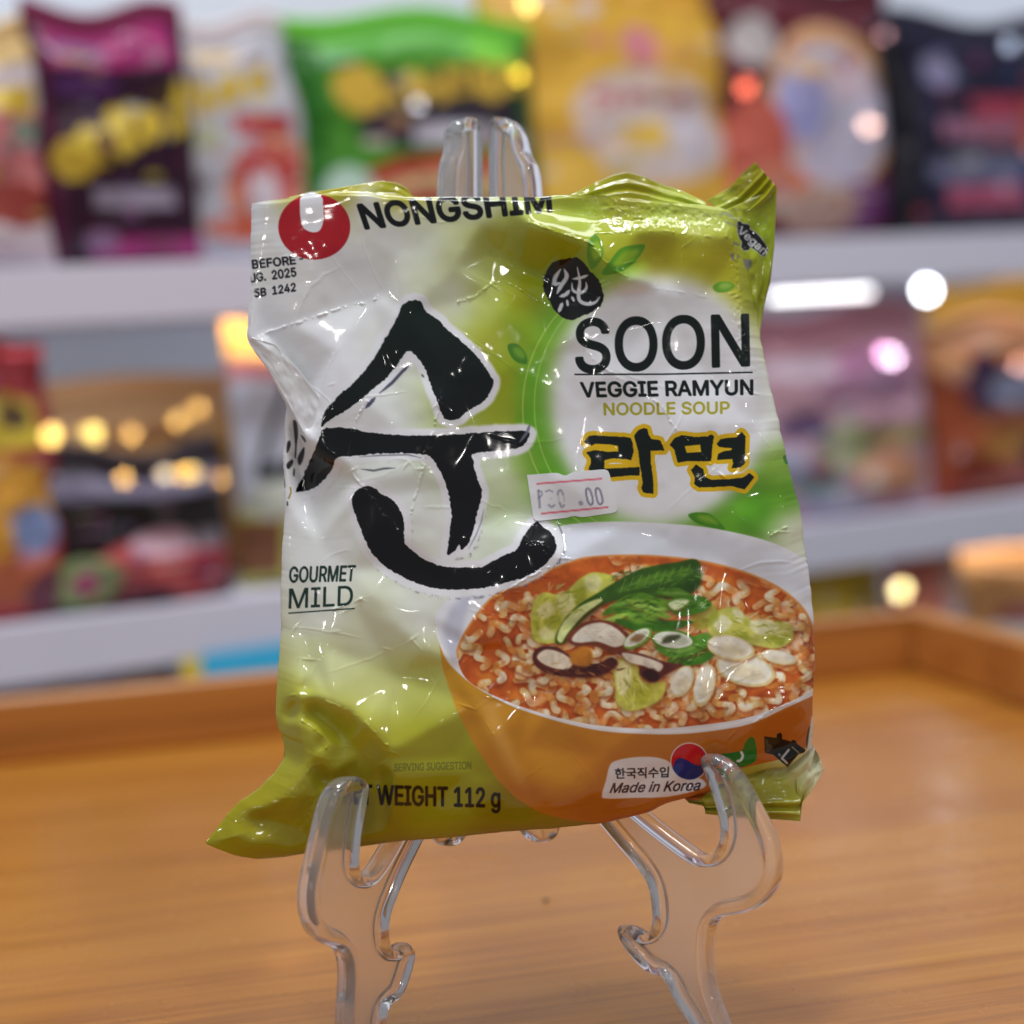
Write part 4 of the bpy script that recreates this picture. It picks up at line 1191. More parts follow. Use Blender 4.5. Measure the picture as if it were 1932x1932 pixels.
flap('top_seal', [(545, 372), (580, 364), (640, 354), (690, 346), (722, 341), (748, 345), (766, 354), (779, 371)], [(545, 400), (620, 400), (700, 400), (779, 400)], -20, -6, FILM, 100, 40, [(.35, .05, -3), (.5, .05, 3)], seed=21)
flap('top_seal', [(1050, 378), (1083, 364), (1122, 345), (1158, 330), (1184, 325), (1220, 335), (1253, 350), (1285, 359), (1331, 381)],
     [(1050, 410), (1100, 410), (1200, 412), (1260, 416), (1340, 420)], -26, -7, FILM, 150, 60, [(.22, .05, 4), (.33, .05, -4), (.44, .05, 4)], seed=22)
flap('corner_flap', [(1334, 378), (1376, 355), (1402, 325), (1425, 306)], [(1380, 412), (1420, 400), (1450, 375), (1466, 353)], -10, -6, FILM, 110, 90,
     [(.42, .045, 4.5), (.55, .045, -4.5), (.66, .045, 4.5), (.78, .045, -4.5), (.9, .045, 4)], seed=23, wav=2)
flap('side_gusset', [(1372, 396), (1386, 403), (1396, 440), (1408, 500), (1418, 560), (1430, 622), (1433, 632)], [(1466, 353), (1464, 394), (1461, 465), (1454, 530), (1446, 562), (1441, 582), (1434, 632)], 1, -16, FILM, 150, 70, [], seed=24, wav=4)
flap('bottom_seal', [(1285, 1500), (1340, 1486), (1400, 1455), (1450, 1428), (1500, 1420), (1530, 1400), (1538, 1413)],
     [(1300, 1515), (1328, 1521), (1331, 1536), (1381, 1541), (1449, 1545), (1510, 1549), (1513, 1515)], -9, -2, FILM, 150, 90, [(.74, .035, 4), (.82, .035, -4), (.90, .035, 4)], seed=25, wav=5)
flap('bottom_seal', [(1500, 1415), (1526, 1404), (1536, 1412), (1544, 1422)], [(1505, 1525), (1514, 1513), (1535, 1487), (1554, 1452)], -12, -8, FILM, 60, 60, [], seed=26, wav=6)

flap('folded_film', [(476, 636), (520, 650), (566, 700), (618, 770)], [(468, 646), (506, 696), (545, 764), (580, 830)], 36, 30, FILM, 120, 60, [], seed=27, wav=2, thick=2)

# price sticker: cut paper lying on the film
stk_px = np.array(ks([(125, 210), (420, 188), (720, 165), (745, 200), (790, 235), (850, 235), (890, 190), (905, 160), (1250, 130), (1600, 100), (1690, 480), (1785, 880), (1420, 935), (1060, 985), (1010, 940), (960, 930), (910, 980), (580, 1015), (250, 1050), (190, 630)]))
SAVE = ART.copy()
ART[:] = np.array([240, 242, 247]) / 255
for p in ([(310, 370), (1470, 280)], [(395, 910), (1590, 795)]):
    stroke(ks(p), 3.6, (232, 110, 130), .9, soft=.5)
PI_ = (70, 66, 100)
for p, w, a in (([(330, 490), (345, 640), (360, 800)], 4.5, .6), ([(340, 500), (385, 510), (400, 560), (370, 600), (345, 620)], 3.5, .5), ([(470, 510), (530, 490), (590, 515)], 3.5, .5), ([(520, 750), (570, 790), (620, 760)], 4, .55), ([(540, 640), (580, 640)], 2.5, .2),
                ([(685, 560), (700, 500), (740, 490), (780, 560)], 4, .55), ([(720, 720), (755, 790), (800, 760)], 4, .55), ([(790, 580), (805, 690)], 2.5, .3), ([(690, 580), (712, 700)], 2.5, .25), ([(1095, 715), (1108, 728)], 8, .55),
                ([(1200, 570), (1195, 490), (1225, 455), (1270, 490), (1310, 610), (1320, 710), (1280, 750), (1235, 700), (1205, 590)], 3.8, .8), ([(1375, 540), (1370, 480), (1400, 450), (1450, 490), (1485, 610), (1495, 700), (1450, 745), (1405, 690), (1375, 560)], 3.8, .8)):
    stroke(smooth_open(ks(p)), w, PI_, a * .72, soft=.7)
bm = bmesh.new()
q = [Vector((x, y, 0)) for x, y in np.vstack([wob(np.vstack([stk_px, stk_px[:1]]), .0, 0)[:-1]])]
_v, _e, _t, _o, _, _ = geometry.delaunay_2d_cdt([Vector((a.x, a.y)) for a in q] + [Vector((x, y)) for x in np.arange(985, 1170, 2.0) for y in np.arange(884, 986, 2.0)], [(i, (i + 1) % len(q)) for i in range(len(q))], [], 0, 1e-4)
_v = np.array([a[:] for a in _v]); _t = np.array([t for t in _t])
ct = _v[_t].mean(1)
poly = np.array([(a.x, a.y) for a in q])
ins = np.zeros(len(ct), bool)
for i in range(len(poly)):
    a, b = poly[i], poly[(i + 1) % len(poly)]
    k = (a[1] > ct[:, 1]) != (b[1] > ct[:, 1])
    ins ^= k & (ct[:, 0] < a[0] + (ct[:, 1] - a[1]) * (b[0] - a[0]) / (b[1] - a[1] + 1e-12))
_t = _t[ins]
used, inv = np.unique(_t, return_inverse=True); _v = _v[used]; _t = inv.reshape(_t.shape)
HS = blur(HG, 10, 2)
# local film height under the sticker
hh = 46.0 + samp(np.maximum(HG, HS), _v[:, 0], _v[:, 1]) + 1.2
SV = on_plane(_v[:, 0], _v[:, 1], P0, NP, hh * PXM)
SVb = on_plane(_v[:, 0], _v[:, 1], P0, NP, (hh - .8) * PXM)
cnt = {}
for t in _t:
    for k in range(3):
        e = (t[k], t[(k + 1) % 3]); cnt[e] = 1
rimf = [(a, b) for (a, b) in cnt if (b, a) not in cnt]
n = len(_v)
ff = [tuple(int(i) for i in t[::-1]) for t in _t] + [tuple(int(i + n) for i in t) for t in _t] + [(int(a), int(b), int(b + n), int(a + n)) for a, b in rimf]
sc_ = s2l(np.clip(samp(ART, _v[:, 0], _v[:, 1], S), 0, 1))
me = bpy.data.meshes.new('price_sticker'); me.from_pydata([tuple(map(float, p)) for p in np.vstack([SV, SVb])], [], ff)
at = me.color_attributes.new('print', 'FLOAT_COLOR', 'POINT'); cc = np.ones((2 * n, 4), np.float32); cc[:, :3] = np.vstack([sc_, sc_]); at.data.foreach_set('color', cc.ravel())
link('price_sticker', me, STICK, packet)
ART[:] = SAVE

# ------------------------------------------------------------------ clear easel
def glass(name, rough, tint=(1, 1, 1, 1)):
    mt = mat(name, tint, rough)
    b = mt.node_tree.nodes['Principled BSDF']
    b.inputs['Transmission Weight'].default_value = 1
    b.inputs['IOR'].default_value = 1.47
    return mt


G_CLEAR = glass('clear_acrylic', .05, (.985, .985, .995, 1))
G_CLEAR.node_tree.nodes['Principled BSDF'].inputs['Transmission Weight'].default_value = .92
G_FROST = glass('frosted_acrylic', .22, (.99, .985, .995, 1))
G_FROST.node_tree.nodes['Principled BSDF'].inputs['Transmission Weight'].default_value = .87


def side_frame(outline, A, B, Cp, parent, inset=.0026, thick=.0062, web=.0026):
    n = np.cross(B - A, Cp - A); n /= np.linalg.norm(n)
    if n @ (CAM - A) < 0: n = -n
    o2 = smooth_closed(outline, 5)
    p3 = on_plane(o2[:, 0], o2[:, 1], A, n)
    yax = np.array([0, 0, 1.0]) - n * n[2]; yax /= np.linalg.norm(yax); xax = np.cross(yax, n)
    q = np.stack([(p3 - A) @ xax, (p3 - A) @ yax], 1)
    # even spacing
    c = np.vstack([q, q[:1]]); L = np.concatenate([[0], np.cumsum(np.hypot(*np.diff(c, axis=0).T))])
    m_ = int(L[-1] / .0011); t = np.linspace(0, L[-1], m_, endpoint=False)
    q = np.stack([np.interp(t, L, c[:, 0]), np.interp(t, L, c[:, 1])], 1)
    for _ in range(2): q = .25 * np.roll(q, 1, 0) + .5 * q + .25 * np.roll(q, -1, 0)
    ar = np.sum(q[:, 0] * np.roll(q[:, 1], -1) - np.roll(q[:, 0], -1) * q[:, 1])
    if ar < 0: q = q[::-1]

    def off(q, d):
        e = np.roll(q, -1, 0) - np.roll(q, 1, 0); e /= np.linalg.norm(e, axis=1)[:, None] + 1e-12
        nn = np.stack([-e[:, 1], e[:, 0]], 1)
        r = q + nn * d
        for _ in range(4): r = .25 * np.roll(r, 1, 0) + .5 * r + .25 * np.roll(r, -1, 0)
        return r
    T2, W2 = thick / 2, web / 2
    e1, e2, e3 = off(q, .0009), off(q, inset), off(off(q, inset), .0012)
    e0 = off(q, .0003)
    em = off(q, inset * .7)
    rings = [(e3, W2), (e2, T2 * .88), (em, T2), (e1, T2 * .93), (e0, T2 * .72), (q, T2 * .38), (q, -T2 * .38), (e0, -T2 * .72), (e1, -T2 * .93), (em, -T2), (e2, -T2 * .88), (e3, -W2)]
    me = bmesh.new()
    vs = []
    for r, z in rings:
        w3 = A + np.outer(r[:, 0], xax) + np.outer(r[:, 1], yax) + n * z
        w3[:, 2] = np.maximum(w3[:, 2], .0003)
        vs.append([me.verts.new(tuple(map(float, p))) for p in w3])
    N = len(q)
    for k in range(len(rings) - 1):
        for i in range(N):
            j = (i + 1) % N
            f = me.faces.new((vs[k][i], vs[k + 1][i], vs[k + 1][j], vs[k][j])); f.smooth = True
    tri = geometry.tessellate_polygon([[Vector((float(a), float(b), 0)) for a, b in e3]])
    for t in tri:
        if len(set(t)) < 3: continue
        for kk, fl in ((0, False), (len(rings) - 1, True)):
            try:
                f = me.faces.new([vs[kk][i] for i in (t[::-1] if fl else t)]); f.material_index = 1
            except ValueError:
                pass
    bmesh.ops.recalc_face_normals(me, faces=me.faces)
    return bm_obj('side_frame', me, [G_CLEAR, G_FROST], parent)


HBK = -.0235
RF = [(944, 225), (963, 225), (983, 241), (992, 267), (996, 290), (1009, 309), (1014, 335), (1017, 368), (1030, 600), (1042, 900), (1060, 1200), (1105, 1390), (1160, 1475), (1220, 1529), (1269, 1568), (1318, 1604), (1332, 1614), (1352, 1609), (1363, 1590), (1366, 1555), (1353, 1509), (1344, 1480), (1334, 1457), (1325, 1437), (1328, 1426), (1340, 1421), (1355, 1423), (1373, 1431), (1399, 1457), (1418, 1490), (1432, 1516), (1451, 1552), (1464, 1584), (1472, 1623), (1471, 1656), (1458, 1685), (1432, 1711), (1399, 1724), (1360, 1729), (1345, 1744), (1341, 1780), (1340, 1799), (1342, 1832), (1350, 1871), (1363, 1903), (1380, 1945), (1395, 1985), (1402, 2025), (1345, 2025), (1328, 1975), (1310, 1935), (1290, 1905), (1275, 1880), (1262, 1848), (1254, 1836), (1246, 1841), (1227, 1835), (1204, 1812), (1181, 1783), (1170, 1760), (1168, 1747), (1180, 1744), (1200, 1747), (1217, 1758), (1230, 1764), (1238, 1750), (1236, 1708), (1230, 1669), (1213, 1643), (1172, 1595), (1132, 1547), (1095, 1503), (1064, 1478), (1053, 1510), (1051, 1560), (1043, 1582), (1018, 1590), (994, 1580), (986, 1560), (976, 1400), (962, 1000), (942, 600), (930, 368), (932, 231)]
LF = [(856, 228), (878, 222), (893, 226), (897, 240), (898, 368), (895, 700), (887, 1100), (879, 1400), (870, 1560), (864, 1588), (845, 1597), (826, 1588), (820, 1562), (811, 1552), (798, 1566), (784, 1591), (768, 1623), (752, 1656), (735, 1698), (721, 1740), (724, 1785), (733, 1796), (745, 1784), (758, 1776), (768, 1783), (773, 1796), (765, 1832), (748, 1880), (732, 1893), (721, 1897), (716, 1932), (712, 2025), (645, 2025), (644, 1932), (646, 1887), (649, 1838), (642, 1792), (612, 1780), (586, 1760), (574, 1724), (573, 1675), (581, 1636), (592, 1587), (602, 1545), (612, 1509), (628, 1477), (642, 1467), (660, 1464), (677, 1468), (686, 1480), (680, 1513), (670, 1571), (664, 1636), (672, 1654), (688, 1652), (703, 1632), (719, 1606), (745, 1560), (775, 1490), (800, 1410), (812, 1340), (822, 1000), (831, 600), (836, 371), (838, 325), (841, 299), (851, 277), (849, 244)]


def pk(x, y, h): return on_plane(x, y, P0, NP, h)


easel = thing('display_easel', 'clear acrylic easel stand with two curled front hooks holding up the noodle packet', 'easel', floor_pt(1000, 1850))
side_frame(RF, pk(975, 225, HBK), pk(1013, 1590, HBK), pk(1400, 1480, .011), easel)
side_frame(LF, pk(872, 225, HBK), pk(845, 1590, HBK), pk(640, 1490, .011), easel)

# crumb on the tray floor
cp = floor_pt(1030, 1702)
bm = bmesh.new(); bmesh.ops.create_icosphere(bm, subdivisions=2, radius=.0008)
for vv in bm.verts: vv.co = Vector((vv.co.x * random.uniform(.7, 1.2), vv.co.y * random.uniform(.8, 1.3), vv.co.z * .6))
cr = bm_obj('crumb', bm, mat('dark_crumb', (.02, .012, .01, 1), .8)); cr.location = (cp[0], cp[1], .0006)
tag(cr, 'tiny dark crumb on the tray floor between the easel legs', 'crumb')

# ------------------------------------------------------------------ display shelf behind
D0, D1x = 1.05, 7500.0
def edgeD(x): return D0 / (1 - x / D1x)
def horizon(x): return 622 - .06 * (x - 966)
EA = CAM + ray(0, horizon(0)) * edgeD(0); EB = CAM + ray(1932, horizon(1932)) * edgeD(1932)
se = EB - EA; se[2] = 0; SL = np.linalg.norm(se); se /= SL; sn = np.array([-se[1], se[0], 0])
SYAW = math.atan2(se[1], se[0]); SR = Matrix.Rotation(SYAW, 4, 'Z')
ZU = (.175 + .016, .175 + .0455); ZM = (.175 - .1625, .175 - .1325); ZLo = (.175 - .345, .175 - .318)
shelf = thing('display_shelf', 'long white shop shelf unit crowded with blurred snack packets behind the tray', 'shelf', EA + se * SL / 2 + np.array([0, 0, ZLo[0] - EA[2]]))
SH_M = mat('white_laminate', C255(218, 217, 233), .45)
BK_M = mat('shelf_back', C255(224, 232, 240), .6)


def sbox(name, s0, s1, d0, d1, z0, z1, mt, parent=shelf, bev=.001):
    c = EA + se * (s0 + s1) / 2 + sn * (d0 + d1) / 2
    o = box(name, (c[0], c[1], (z0 + z1) / 2), (s1 - s0, d1 - d0, z1 - z0), mt, parent, SR, bev)
    return o


for z in (ZU, ZM, ZLo):
    sbox('shelf_board', -.35, SL + .5, 0, .26, z[0], z[1], SH_M)
sbox('back_panel', -.35, SL + .5, .2605, .27, ZLo[0], .75, BK_M)
sbox('side_panel', -.372, -.3505, 0, .27, ZLo[0], .75, SH_M)
sbox('side_panel', SL + .5005, SL + .522, 0, .27, ZLo[0], .75, SH_M)
# lamp strips under the boards
for zz, e in ((ZU[0] - .006, .36), (ZM[0] - .006, .17)):
    c0 = EA + se * (SL / 2 + .05) + sn * .035
    l = area_light('shelf_lamp', (c0[0], c0[1], zz), tuple(np.array([c0[0], c0[1], zz - .1]) + sn * .1), SL + .5, .02, e, (.95, .97, 1.0))
# light tube and bulb under the upper board
def edge_pt(x, y, back=0.0):
    """point on the vertical plane of the shelf front, shifted back"""
    return on_plane(x, y, EA + sn * back, sn)


EM = mat('lit_tube', (1, 1, 1, 1), .4)
eb = EM.node_tree.nodes['Principled BSDF']; eb.inputs['Emission Color'].default_value = (1, 1, .93, 1); eb.inputs['Emission Strength'].default_value = 1.05
EM2 = mat('lit_bulb', (1, 1, 1, 1), .4)
eb = EM2.node_tree.nodes['Principled BSDF']; eb.inputs['Emission Color'].default_value = (.86, .93, 1, 1); eb.inputs['Emission Strength'].default_value = 14
t0, t1 = edge_pt(1452, 562, .05), edge_pt(1640, 551, .05)
tl = np.linalg.norm(t1 - t0); tm = (t0 + t1) / 2
bm = bmesh.new(); box_bm(bm, (0, 0, 0), (tl, .006, .005), bevel=.0018)
o = bm_obj('light_tube', bm, EM, None); o.matrix_world = Matrix.Translation(tuple(tm)) @ SR
mw = o.matrix_world.copy(); o.parent = shelf; o.matrix_parent_inverse = shelf.matrix_world.inverted(); o.matrix_world = mw
bp_ = edge_pt(1748, 548, .05)
bm = bmesh.new(); bmesh.ops.create_uvsphere(bm, u_segments=20, v_segments=12, radius=.0058, matrix=Matrix.Translation(tuple(bp_)))
bm_obj('light_bulb', bm, EM2, shelf, True)

# ------------------------------------------------------------------ packets on the shelves
PK = print_mat('packet_foil', rough=.34, coat=.5, coat_r=.2)
GL = {}


def glint_mat(c):
    if c not in GL:
        GL[c] = mat('glint_foil', C255(*c), .17, 1.0)
    return GL[c]


def in_ell(U, V, cx, cy, rx, ry): return ((U - cx) / rx) ** 2 + ((V - cy) / ry) ** 2 <= 1


def in_rect(U, V, x0, y0, x1, y1): return (U >= x0) & (U <= x1) & (V >= y0) & (V <= y1)


def shop_packet(label, name, cat, xl, xr, yt, yb, zb, base, shapes, seal, depth=.03, back=.03, yaw=0.0, group=None, word=None, lean=.06, zfix=None, wavy=1.0, seed=0, wid=None):
    """a pillow pack: xl, xr, yt, yb its box in the photo, zb the shelf it stands on; shapes paint its print in (u, v) from top left"""
    xm = (xl + xr) / 2
    base_p = edge_pt(xm, yb, back)
    top_p = edge_pt(xm, yt, back)
    l, r = edge_pt(xl, (yt + yb) / 2, back), edge_pt(xr, (yt + yb) / 2, back)
    w = np.linalg.norm(r - l) if wid is None else wid
    h = top_p[2] - zb
    root = thing(name, label, cat, (base_p[0], base_p[1], zb), group)
    ang = SYAW + yaw
    right = np.array([math.cos(ang), math.sin(ang), 0]); nrm = np.array([right[1], -right[0], 0])   # nrm faces the viewer
    upv = np.array([0, 0, 1.0]) * math.cos(lean) - nrm * math.sin(lean)
    nu, nv = 72, 84
    U, V = np.meshgrid(np.linspace(0, 1, nu), np.linspace(0, 1, nv), indexing='ij')
    r_ = np.random.default_rng(seed + 100)
    b = np.clip(1 - np.abs(2 * U - 1) ** 3.2, 0, 1) ** .6 * np.clip(1 - np.abs(2 * V - 1) ** 4, 0, 1) ** .6
    nz = vnoise((nu, nv), 14, seed + 7) * .0022 + vnoise((nu, nv), 5, seed + 8) * .0006
    col = np.tile(s2l(np.array(base) / 255.), (nu, nv, 1))
    for sh in shapes:
        k = sh[0]
        if k == 'e': mk = in_ell(U, V, *sh[1:5])
        elif k == 'r': mk = in_rect(U, V, *sh[1:5])
        elif k == 'w':      # a run of bold letter-like strokes
            x0, y0, x1, y1 = sh[1:5]
            mk = np.zeros_like(U, bool)
            n = int(sh[6]) if len(sh) > 6 else 6
            for i in range(n):
                a = x0 + (x1 - x0) * i / n; wd = (x1 - x0) / n
                sl = (y1 - y0) * .0
                for (ax, ay, bx, by) in ([(.1, .1, .35, .9), (.1, .1, .8, .3)], [(.1, .4, .8, .6), (.45, .05, .7, .95)], [(.1, .1, .8, .3), (.1, .7, .8, .95), (.55, .1, .8, .9)])[(i + seed) % 3]:
                    mk |= in_rect(U, V, a + ax * wd, y0 + ay * (y1 - y0), a + bx * wd, y0 + by * (y1 - y0))
        elif k == 'p':      # slanted band through two points
            x0, y0, x1, y1, tk = sh[1:6]
            d = np.hypot(x1 - x0, y1 - y0); tt = ((U - x0) * (x1 - x0) + (V - y0) * (y1 - y0)) / d ** 2
            dist = np.abs((U - x0) * (y1 - y0) - (V - y0) * (x1 - x0)) / d
            mk = (tt >= 0) & (tt <= 1) & (dist < tk)
        elif k == 'z':      # irregular brush lettering along a line
            x0, y0, x1, y1, tk = sh[1:6]
            mk = np.zeros_like(U, bool)
            for i in range(9):
                q = i / 8
                bx, by = x0 + (x1 - x0) * q + r_.normal(0, .012), y0 + (y1 - y0) * q + r_.normal(0, .012)
                mk |= in_ell(U, V, bx, by, tk * r_.uniform(.5, .9) * .9, tk * r_.uniform(.7, 1.15))
            for i in range(5):
                q = (i + .5) / 5
                mk &= ~in_ell(U, V, x0 + (x1 - x0) * q, y0 + (y1 - y0) * q + r_.normal(0, .02), tk * .22, tk * .34)
        c = sh[6] if k in 'pz' else sh[5]
        col[mk] = s2l(np.array(c) / 255.)
    pal = [sh[6] if sh[0] in 'pz' else sh[5] for sh in shapes] + [(226, 224, 226), (40, 36, 44)]
    for i in range(0 if seed == 14 else 26):     # small print: lines, badges, flecks
        c = s2l(np.clip(np.array(pal[r_.integers(len(pal))]) + r_.normal(0, 14, 3), 0, 255) / 255.)
        a_, b_ = r_.uniform(.06, .9), r_.uniform(.06, .94)
        if i % 3: mk = in_rect(U, V, a_, b_, a_ + r_.uniform(.05, .2), b_ + r_.uniform(.012, .03))
        else: mk = in_ell(U, V, a_, b_, r_.uniform(.02, .05), r_.uniform(.015, .04))
        col[mk] = col[mk] * .35 + c * .65
    gm = col.mean(-1, keepdims=True)
    col = (gm + (col - gm) * .9) * .82
    px = (U - .5) * w * (1 - .03 * np.sin(V * math.pi) * 1) + vnoise((nu, nv), 30, seed + 3) * .0015 * wavy
    pz = (1 - V) * h + wavy * .0045 * np.sin(U * 7 + seed) * np.clip(.25 - V, 0, 1) * 4
    d = depth * .5 * b + nz * np.clip(b * 2, 0, 1)
    org = np.array([base_p[0], base_p[1], zb])
    front = org + px[..., None] * right + pz[..., None] * upv + d[..., None] * nrm
    backv = org + px[..., None] * right + pz[..., None] * upv - (d[..., None] + .0008) * nrm
    front[..., 2] = np.maximum(front[..., 2], zb + .0004); backv[..., 2] = np.maximum(backv[..., 2], zb + .0004)
    V3 = np.vstack([front.reshape(-1, 3), backv.reshape(-1, 3)])
    Fc = np.vstack([grid_faces(nu, nv)[:, ::-1] if False else grid_faces(nu, nv, True), grid_faces(nu, nv) + nu * nv])
    idx = np.arange(nu * nv).reshape(nu, nv)
    ring = list(idx[:, 0]) + list(idx[-1, 1:]) + list(idx[-2::-1, -1]) + list(idx[0, -2:0:-1])
    n = nu * nv
    sides = np.array([[ring[i], ring[(i + 1) % len(ring)], ring[(i + 1) % len(ring)] + n, ring[i] + n] for i in range(len(ring))])
    Fc = np.vstack([Fc, sides])
    cc = np.vstack([col.reshape(-1, 3)] * 2)
    link('pouch', mesh_from('pouch', V3, Fc, True, cc), PK, root)
    # crimped seal strip along the top
    ns = 60
    uu = np.linspace(0, 1, ns)
    sv, sf = [], []
    rows = [(-.0003, 0), (.003, .0012), (.006, -.0012), (.009, .0012), (.012, 0)]
    for (dz, dn) in rows:
        i0 = front.reshape(nu, nv, 3)[np.clip((uu * (nu - 1)).astype(int), 0, nu - 1), 0]
        for s in (1, -1):
            sv.append(i0 + dz * upv + (dn + s * .0006) * nrm)
    sv = np.array(sv)          # rows*2, ns, 3
    R2 = len(rows)
    SVv = sv.reshape(-1, 3)
    def ix(r, s, i): return (r * 2 + s) * ns + i
    for r in range(R2 - 1):
        for i in range(ns - 1):
            sf.append((ix(r, 0, i), ix(r, 0, i + 1), ix(r + 1, 0, i + 1), ix(r + 1, 0, i)))
            sf.append((ix(r, 1, i), ix(r + 1, 1, i), ix(r + 1, 1, i + 1), ix(r, 1, i + 1)))
    for i in range(ns - 1):
        sf.append((ix(R2 - 1, 0, i), ix(R2 - 1, 0, i + 1), ix(R2 - 1, 1, i + 1), ix(R2 - 1, 1, i)))
        sf.append((ix(0, 0, i), ix(0, 1, i), ix(0, 1, i + 1), ix(0, 0, i + 1)))
    link('top_seal', mesh_from('top_seal', SVv, np.array(sf), True), mat('seal_film', C255(*seal), .35), root)
    return root


def glint(root, x, y, back, size, color, lamp):
    """a small foil disc added as a glint, aimed to bounce one lamp at the camera"""
    p = edge_pt(x, y, back)
    tl = np.array(LAMPS[lamp]) - p; tl /= np.linalg.norm(tl)
    tc = CAM - p; tc /= np.linalg.norm(tc)
    n = tl + tc; n /= np.linalg.norm(n)
    bm = bmesh.new()
    bmesh.ops.create_circle(bm, cap_ends=True, segments=14, radius=size)
    g = bmesh.ops.extrude_face_region(bm, geom=list(bm.faces))
    for vv in g['geom']:
        if isinstance(vv, bmesh.types.BMVert): vv.co.z += .0012; vv.co.xy = vv.co.xy * .9
    bmesh.ops.recalc_face_normals(bm, faces=bm.faces)
    M = Vector(n).to_track_quat('Z', 'Y').to_matrix().to_4x4(); M.translation = Vector(p)
    bmesh.ops.transform(bm, matrix=M, verts=bm.verts)
    return bm_obj('glint_disc', bm, glint_mat(color), root)


zu, zm, zl = ZU[1] + .0003, ZM[1] + .0003, ZLo[1] + .0003
GU, GM, GLw = 'packets standing along the upper shelf', 'packets standing along the middle shelf', 'packets on the lowest shelf'
u1 = shop_packet('pale pink and cream noodle packet at the left end of the upper shelf', 'noodle_packet', 'noodle packet', -150, 108, 78, 478, zu, (214, 200, 206),
                 [('r', 0, 0, 1, .1, (226, 190, 120)), ('e', .75, .55, .35, .28, (196, 110, 110)), ('e', .75, .72, .35, .1, (160, 60, 50)), ('r', .4, .2, .9, .32, (232, 196, 40)), ('r', .7, .34, .95, .46, (120, 140, 120)), ('r', .5, .86, 1, 1, (210, 190, 196))], (214, 180, 120), seed=1, group=GU)
u2 = shop_packet('dark purple noodle packet with yellow lettering, magenta top and magenta foot strip', 'noodle_packet', 'noodle packet', 88, 390, 52, 485, zu, (52, 18, 44),
                 [('r', .1, .0, .9, .17, (170, 24, 110)), ('e', .28, .1, .16, .05, (130, 100, 140)), ('r', 0, 0, .1, 1, (88, 20, 60)), ('z', .16, .53, .98, .34, .10, (226, 192, 30)), ('e', .17, .56, .12, .09, (226, 192, 30)), ('e', .34, .5, .05, .05, (110, 80, 30)), ('r', .56, .38, .6, .46, (110, 80, 30)), ('r', .76, .35, .8, .42, (110, 80, 30)),
                  ('r', .26, .68, .8, .76, (150, 140, 160)), ('e', .3, .25, .2, .05, (90, 40, 110)), ('r', .24, .88, 1, .985, (172, 40, 120)), ('e', .3, .9, .1, .05, (150, 110, 150))], (120, 24, 70), seed=2, group=GU, lean=.05)
u3 = shop_packet('white noodle packet with yellow lettering and red noodles between purple and green packets', 'noodle_packet', 'noodle packet', 360, 612, 68, 462, zu, (190, 188, 198),
                 [('e', .25, .08, .18, .04, (238, 206, 150)), ('r', 0, 0, .06, 1, (232, 222, 226)), ('z', 0, .29, .6, .2, .08, (222, 186, 30)), ('r', .3, .35, .75, .44, (190, 40, 46)), ('e', .6, .68, .36, .24, (226, 140, 110)), ('e', .55, .62, .26, .14, (206, 70, 66)), ('e', .5, .7, .12, .12, (220, 205, 215)), ('e', .4, .85, .3, .06, (216, 96, 60)), ('r', .0, .4, .2, .5, (180, 190, 150))], (220, 210, 214), back=.05, seed=3, group=GU)
u4 = shop_packet('bright green noodle packet with gold lettering on black, behind the tip of the easel', 'noodle_packet', 'noodle packet', 583, 1046, 62, 492, zu, (74, 152, 34),
                 [('r', 0, 0, .09, 1, (40, 120, 26)), ('r', .9, 0, 1, 1, (30, 92, 24)), ('r', .1, .0, .9, .1, (110, 196, 80)), ('e', .8, .1, .12, .08, (140, 236, 60)), ('r', .2, .2, .9, .46, (40, 34, 44)), ('e', .55, .43, .36, .1, (64, 56, 70)), ('z', .18, .27, .88, .2, .085, (218, 178, 40)), ('e', .22, .26, .1, .12, (218, 178, 40)), ('e', .36, .22, .05, .05, (80, 66, 40)), ('r', .54, .16, .57, .24, (90, 76, 40)), ('r', .74, .15, .77, .22, (90, 76, 40)),
                  ('e', .55, .75, .42, .2, (200, 60, 44)), ('e', .55, .78, .34, .15, (226, 190, 130)), ('e', .5, .8, .24, .1, (176, 70, 50)), ('e', .16, .72, .1, .12, (190, 225, 205)), ('r', .42, .42, .8, .5, (210, 205, 220))], (110, 200, 60), seed=4, group=GU, back=.04)
u5 = shop_packet('tall yellow snack bag with a pink logo and pale food photo', 'snack_bag', 'snack bag', 948, 1398, -40, 452, zu, (240, 184, 40),
                 [('r', 0, 0, 1, .1, (222, 160, 20)), ('e', .57, .26, .08, .075, (232, 140, 150)), ('e', .56, .5, .3, .16, (232, 205, 190)), ('w', .32, .42, .78, .53, (214, 110, 130), 3), ('e', .6, .62, .34, .15, (226, 208, 200)), ('e', .55, .58, .1, .06, (240, 196, 60)), ('e', .75, .6, .1, .1, (216, 206, 216)), ('r', 0, 0, .04, 1, (220, 190, 20)), ('e', .2, .8, .2, .2, (240, 190, 60))], (226, 170, 30), seed=5, group=GU, back=.06, depth=.045)
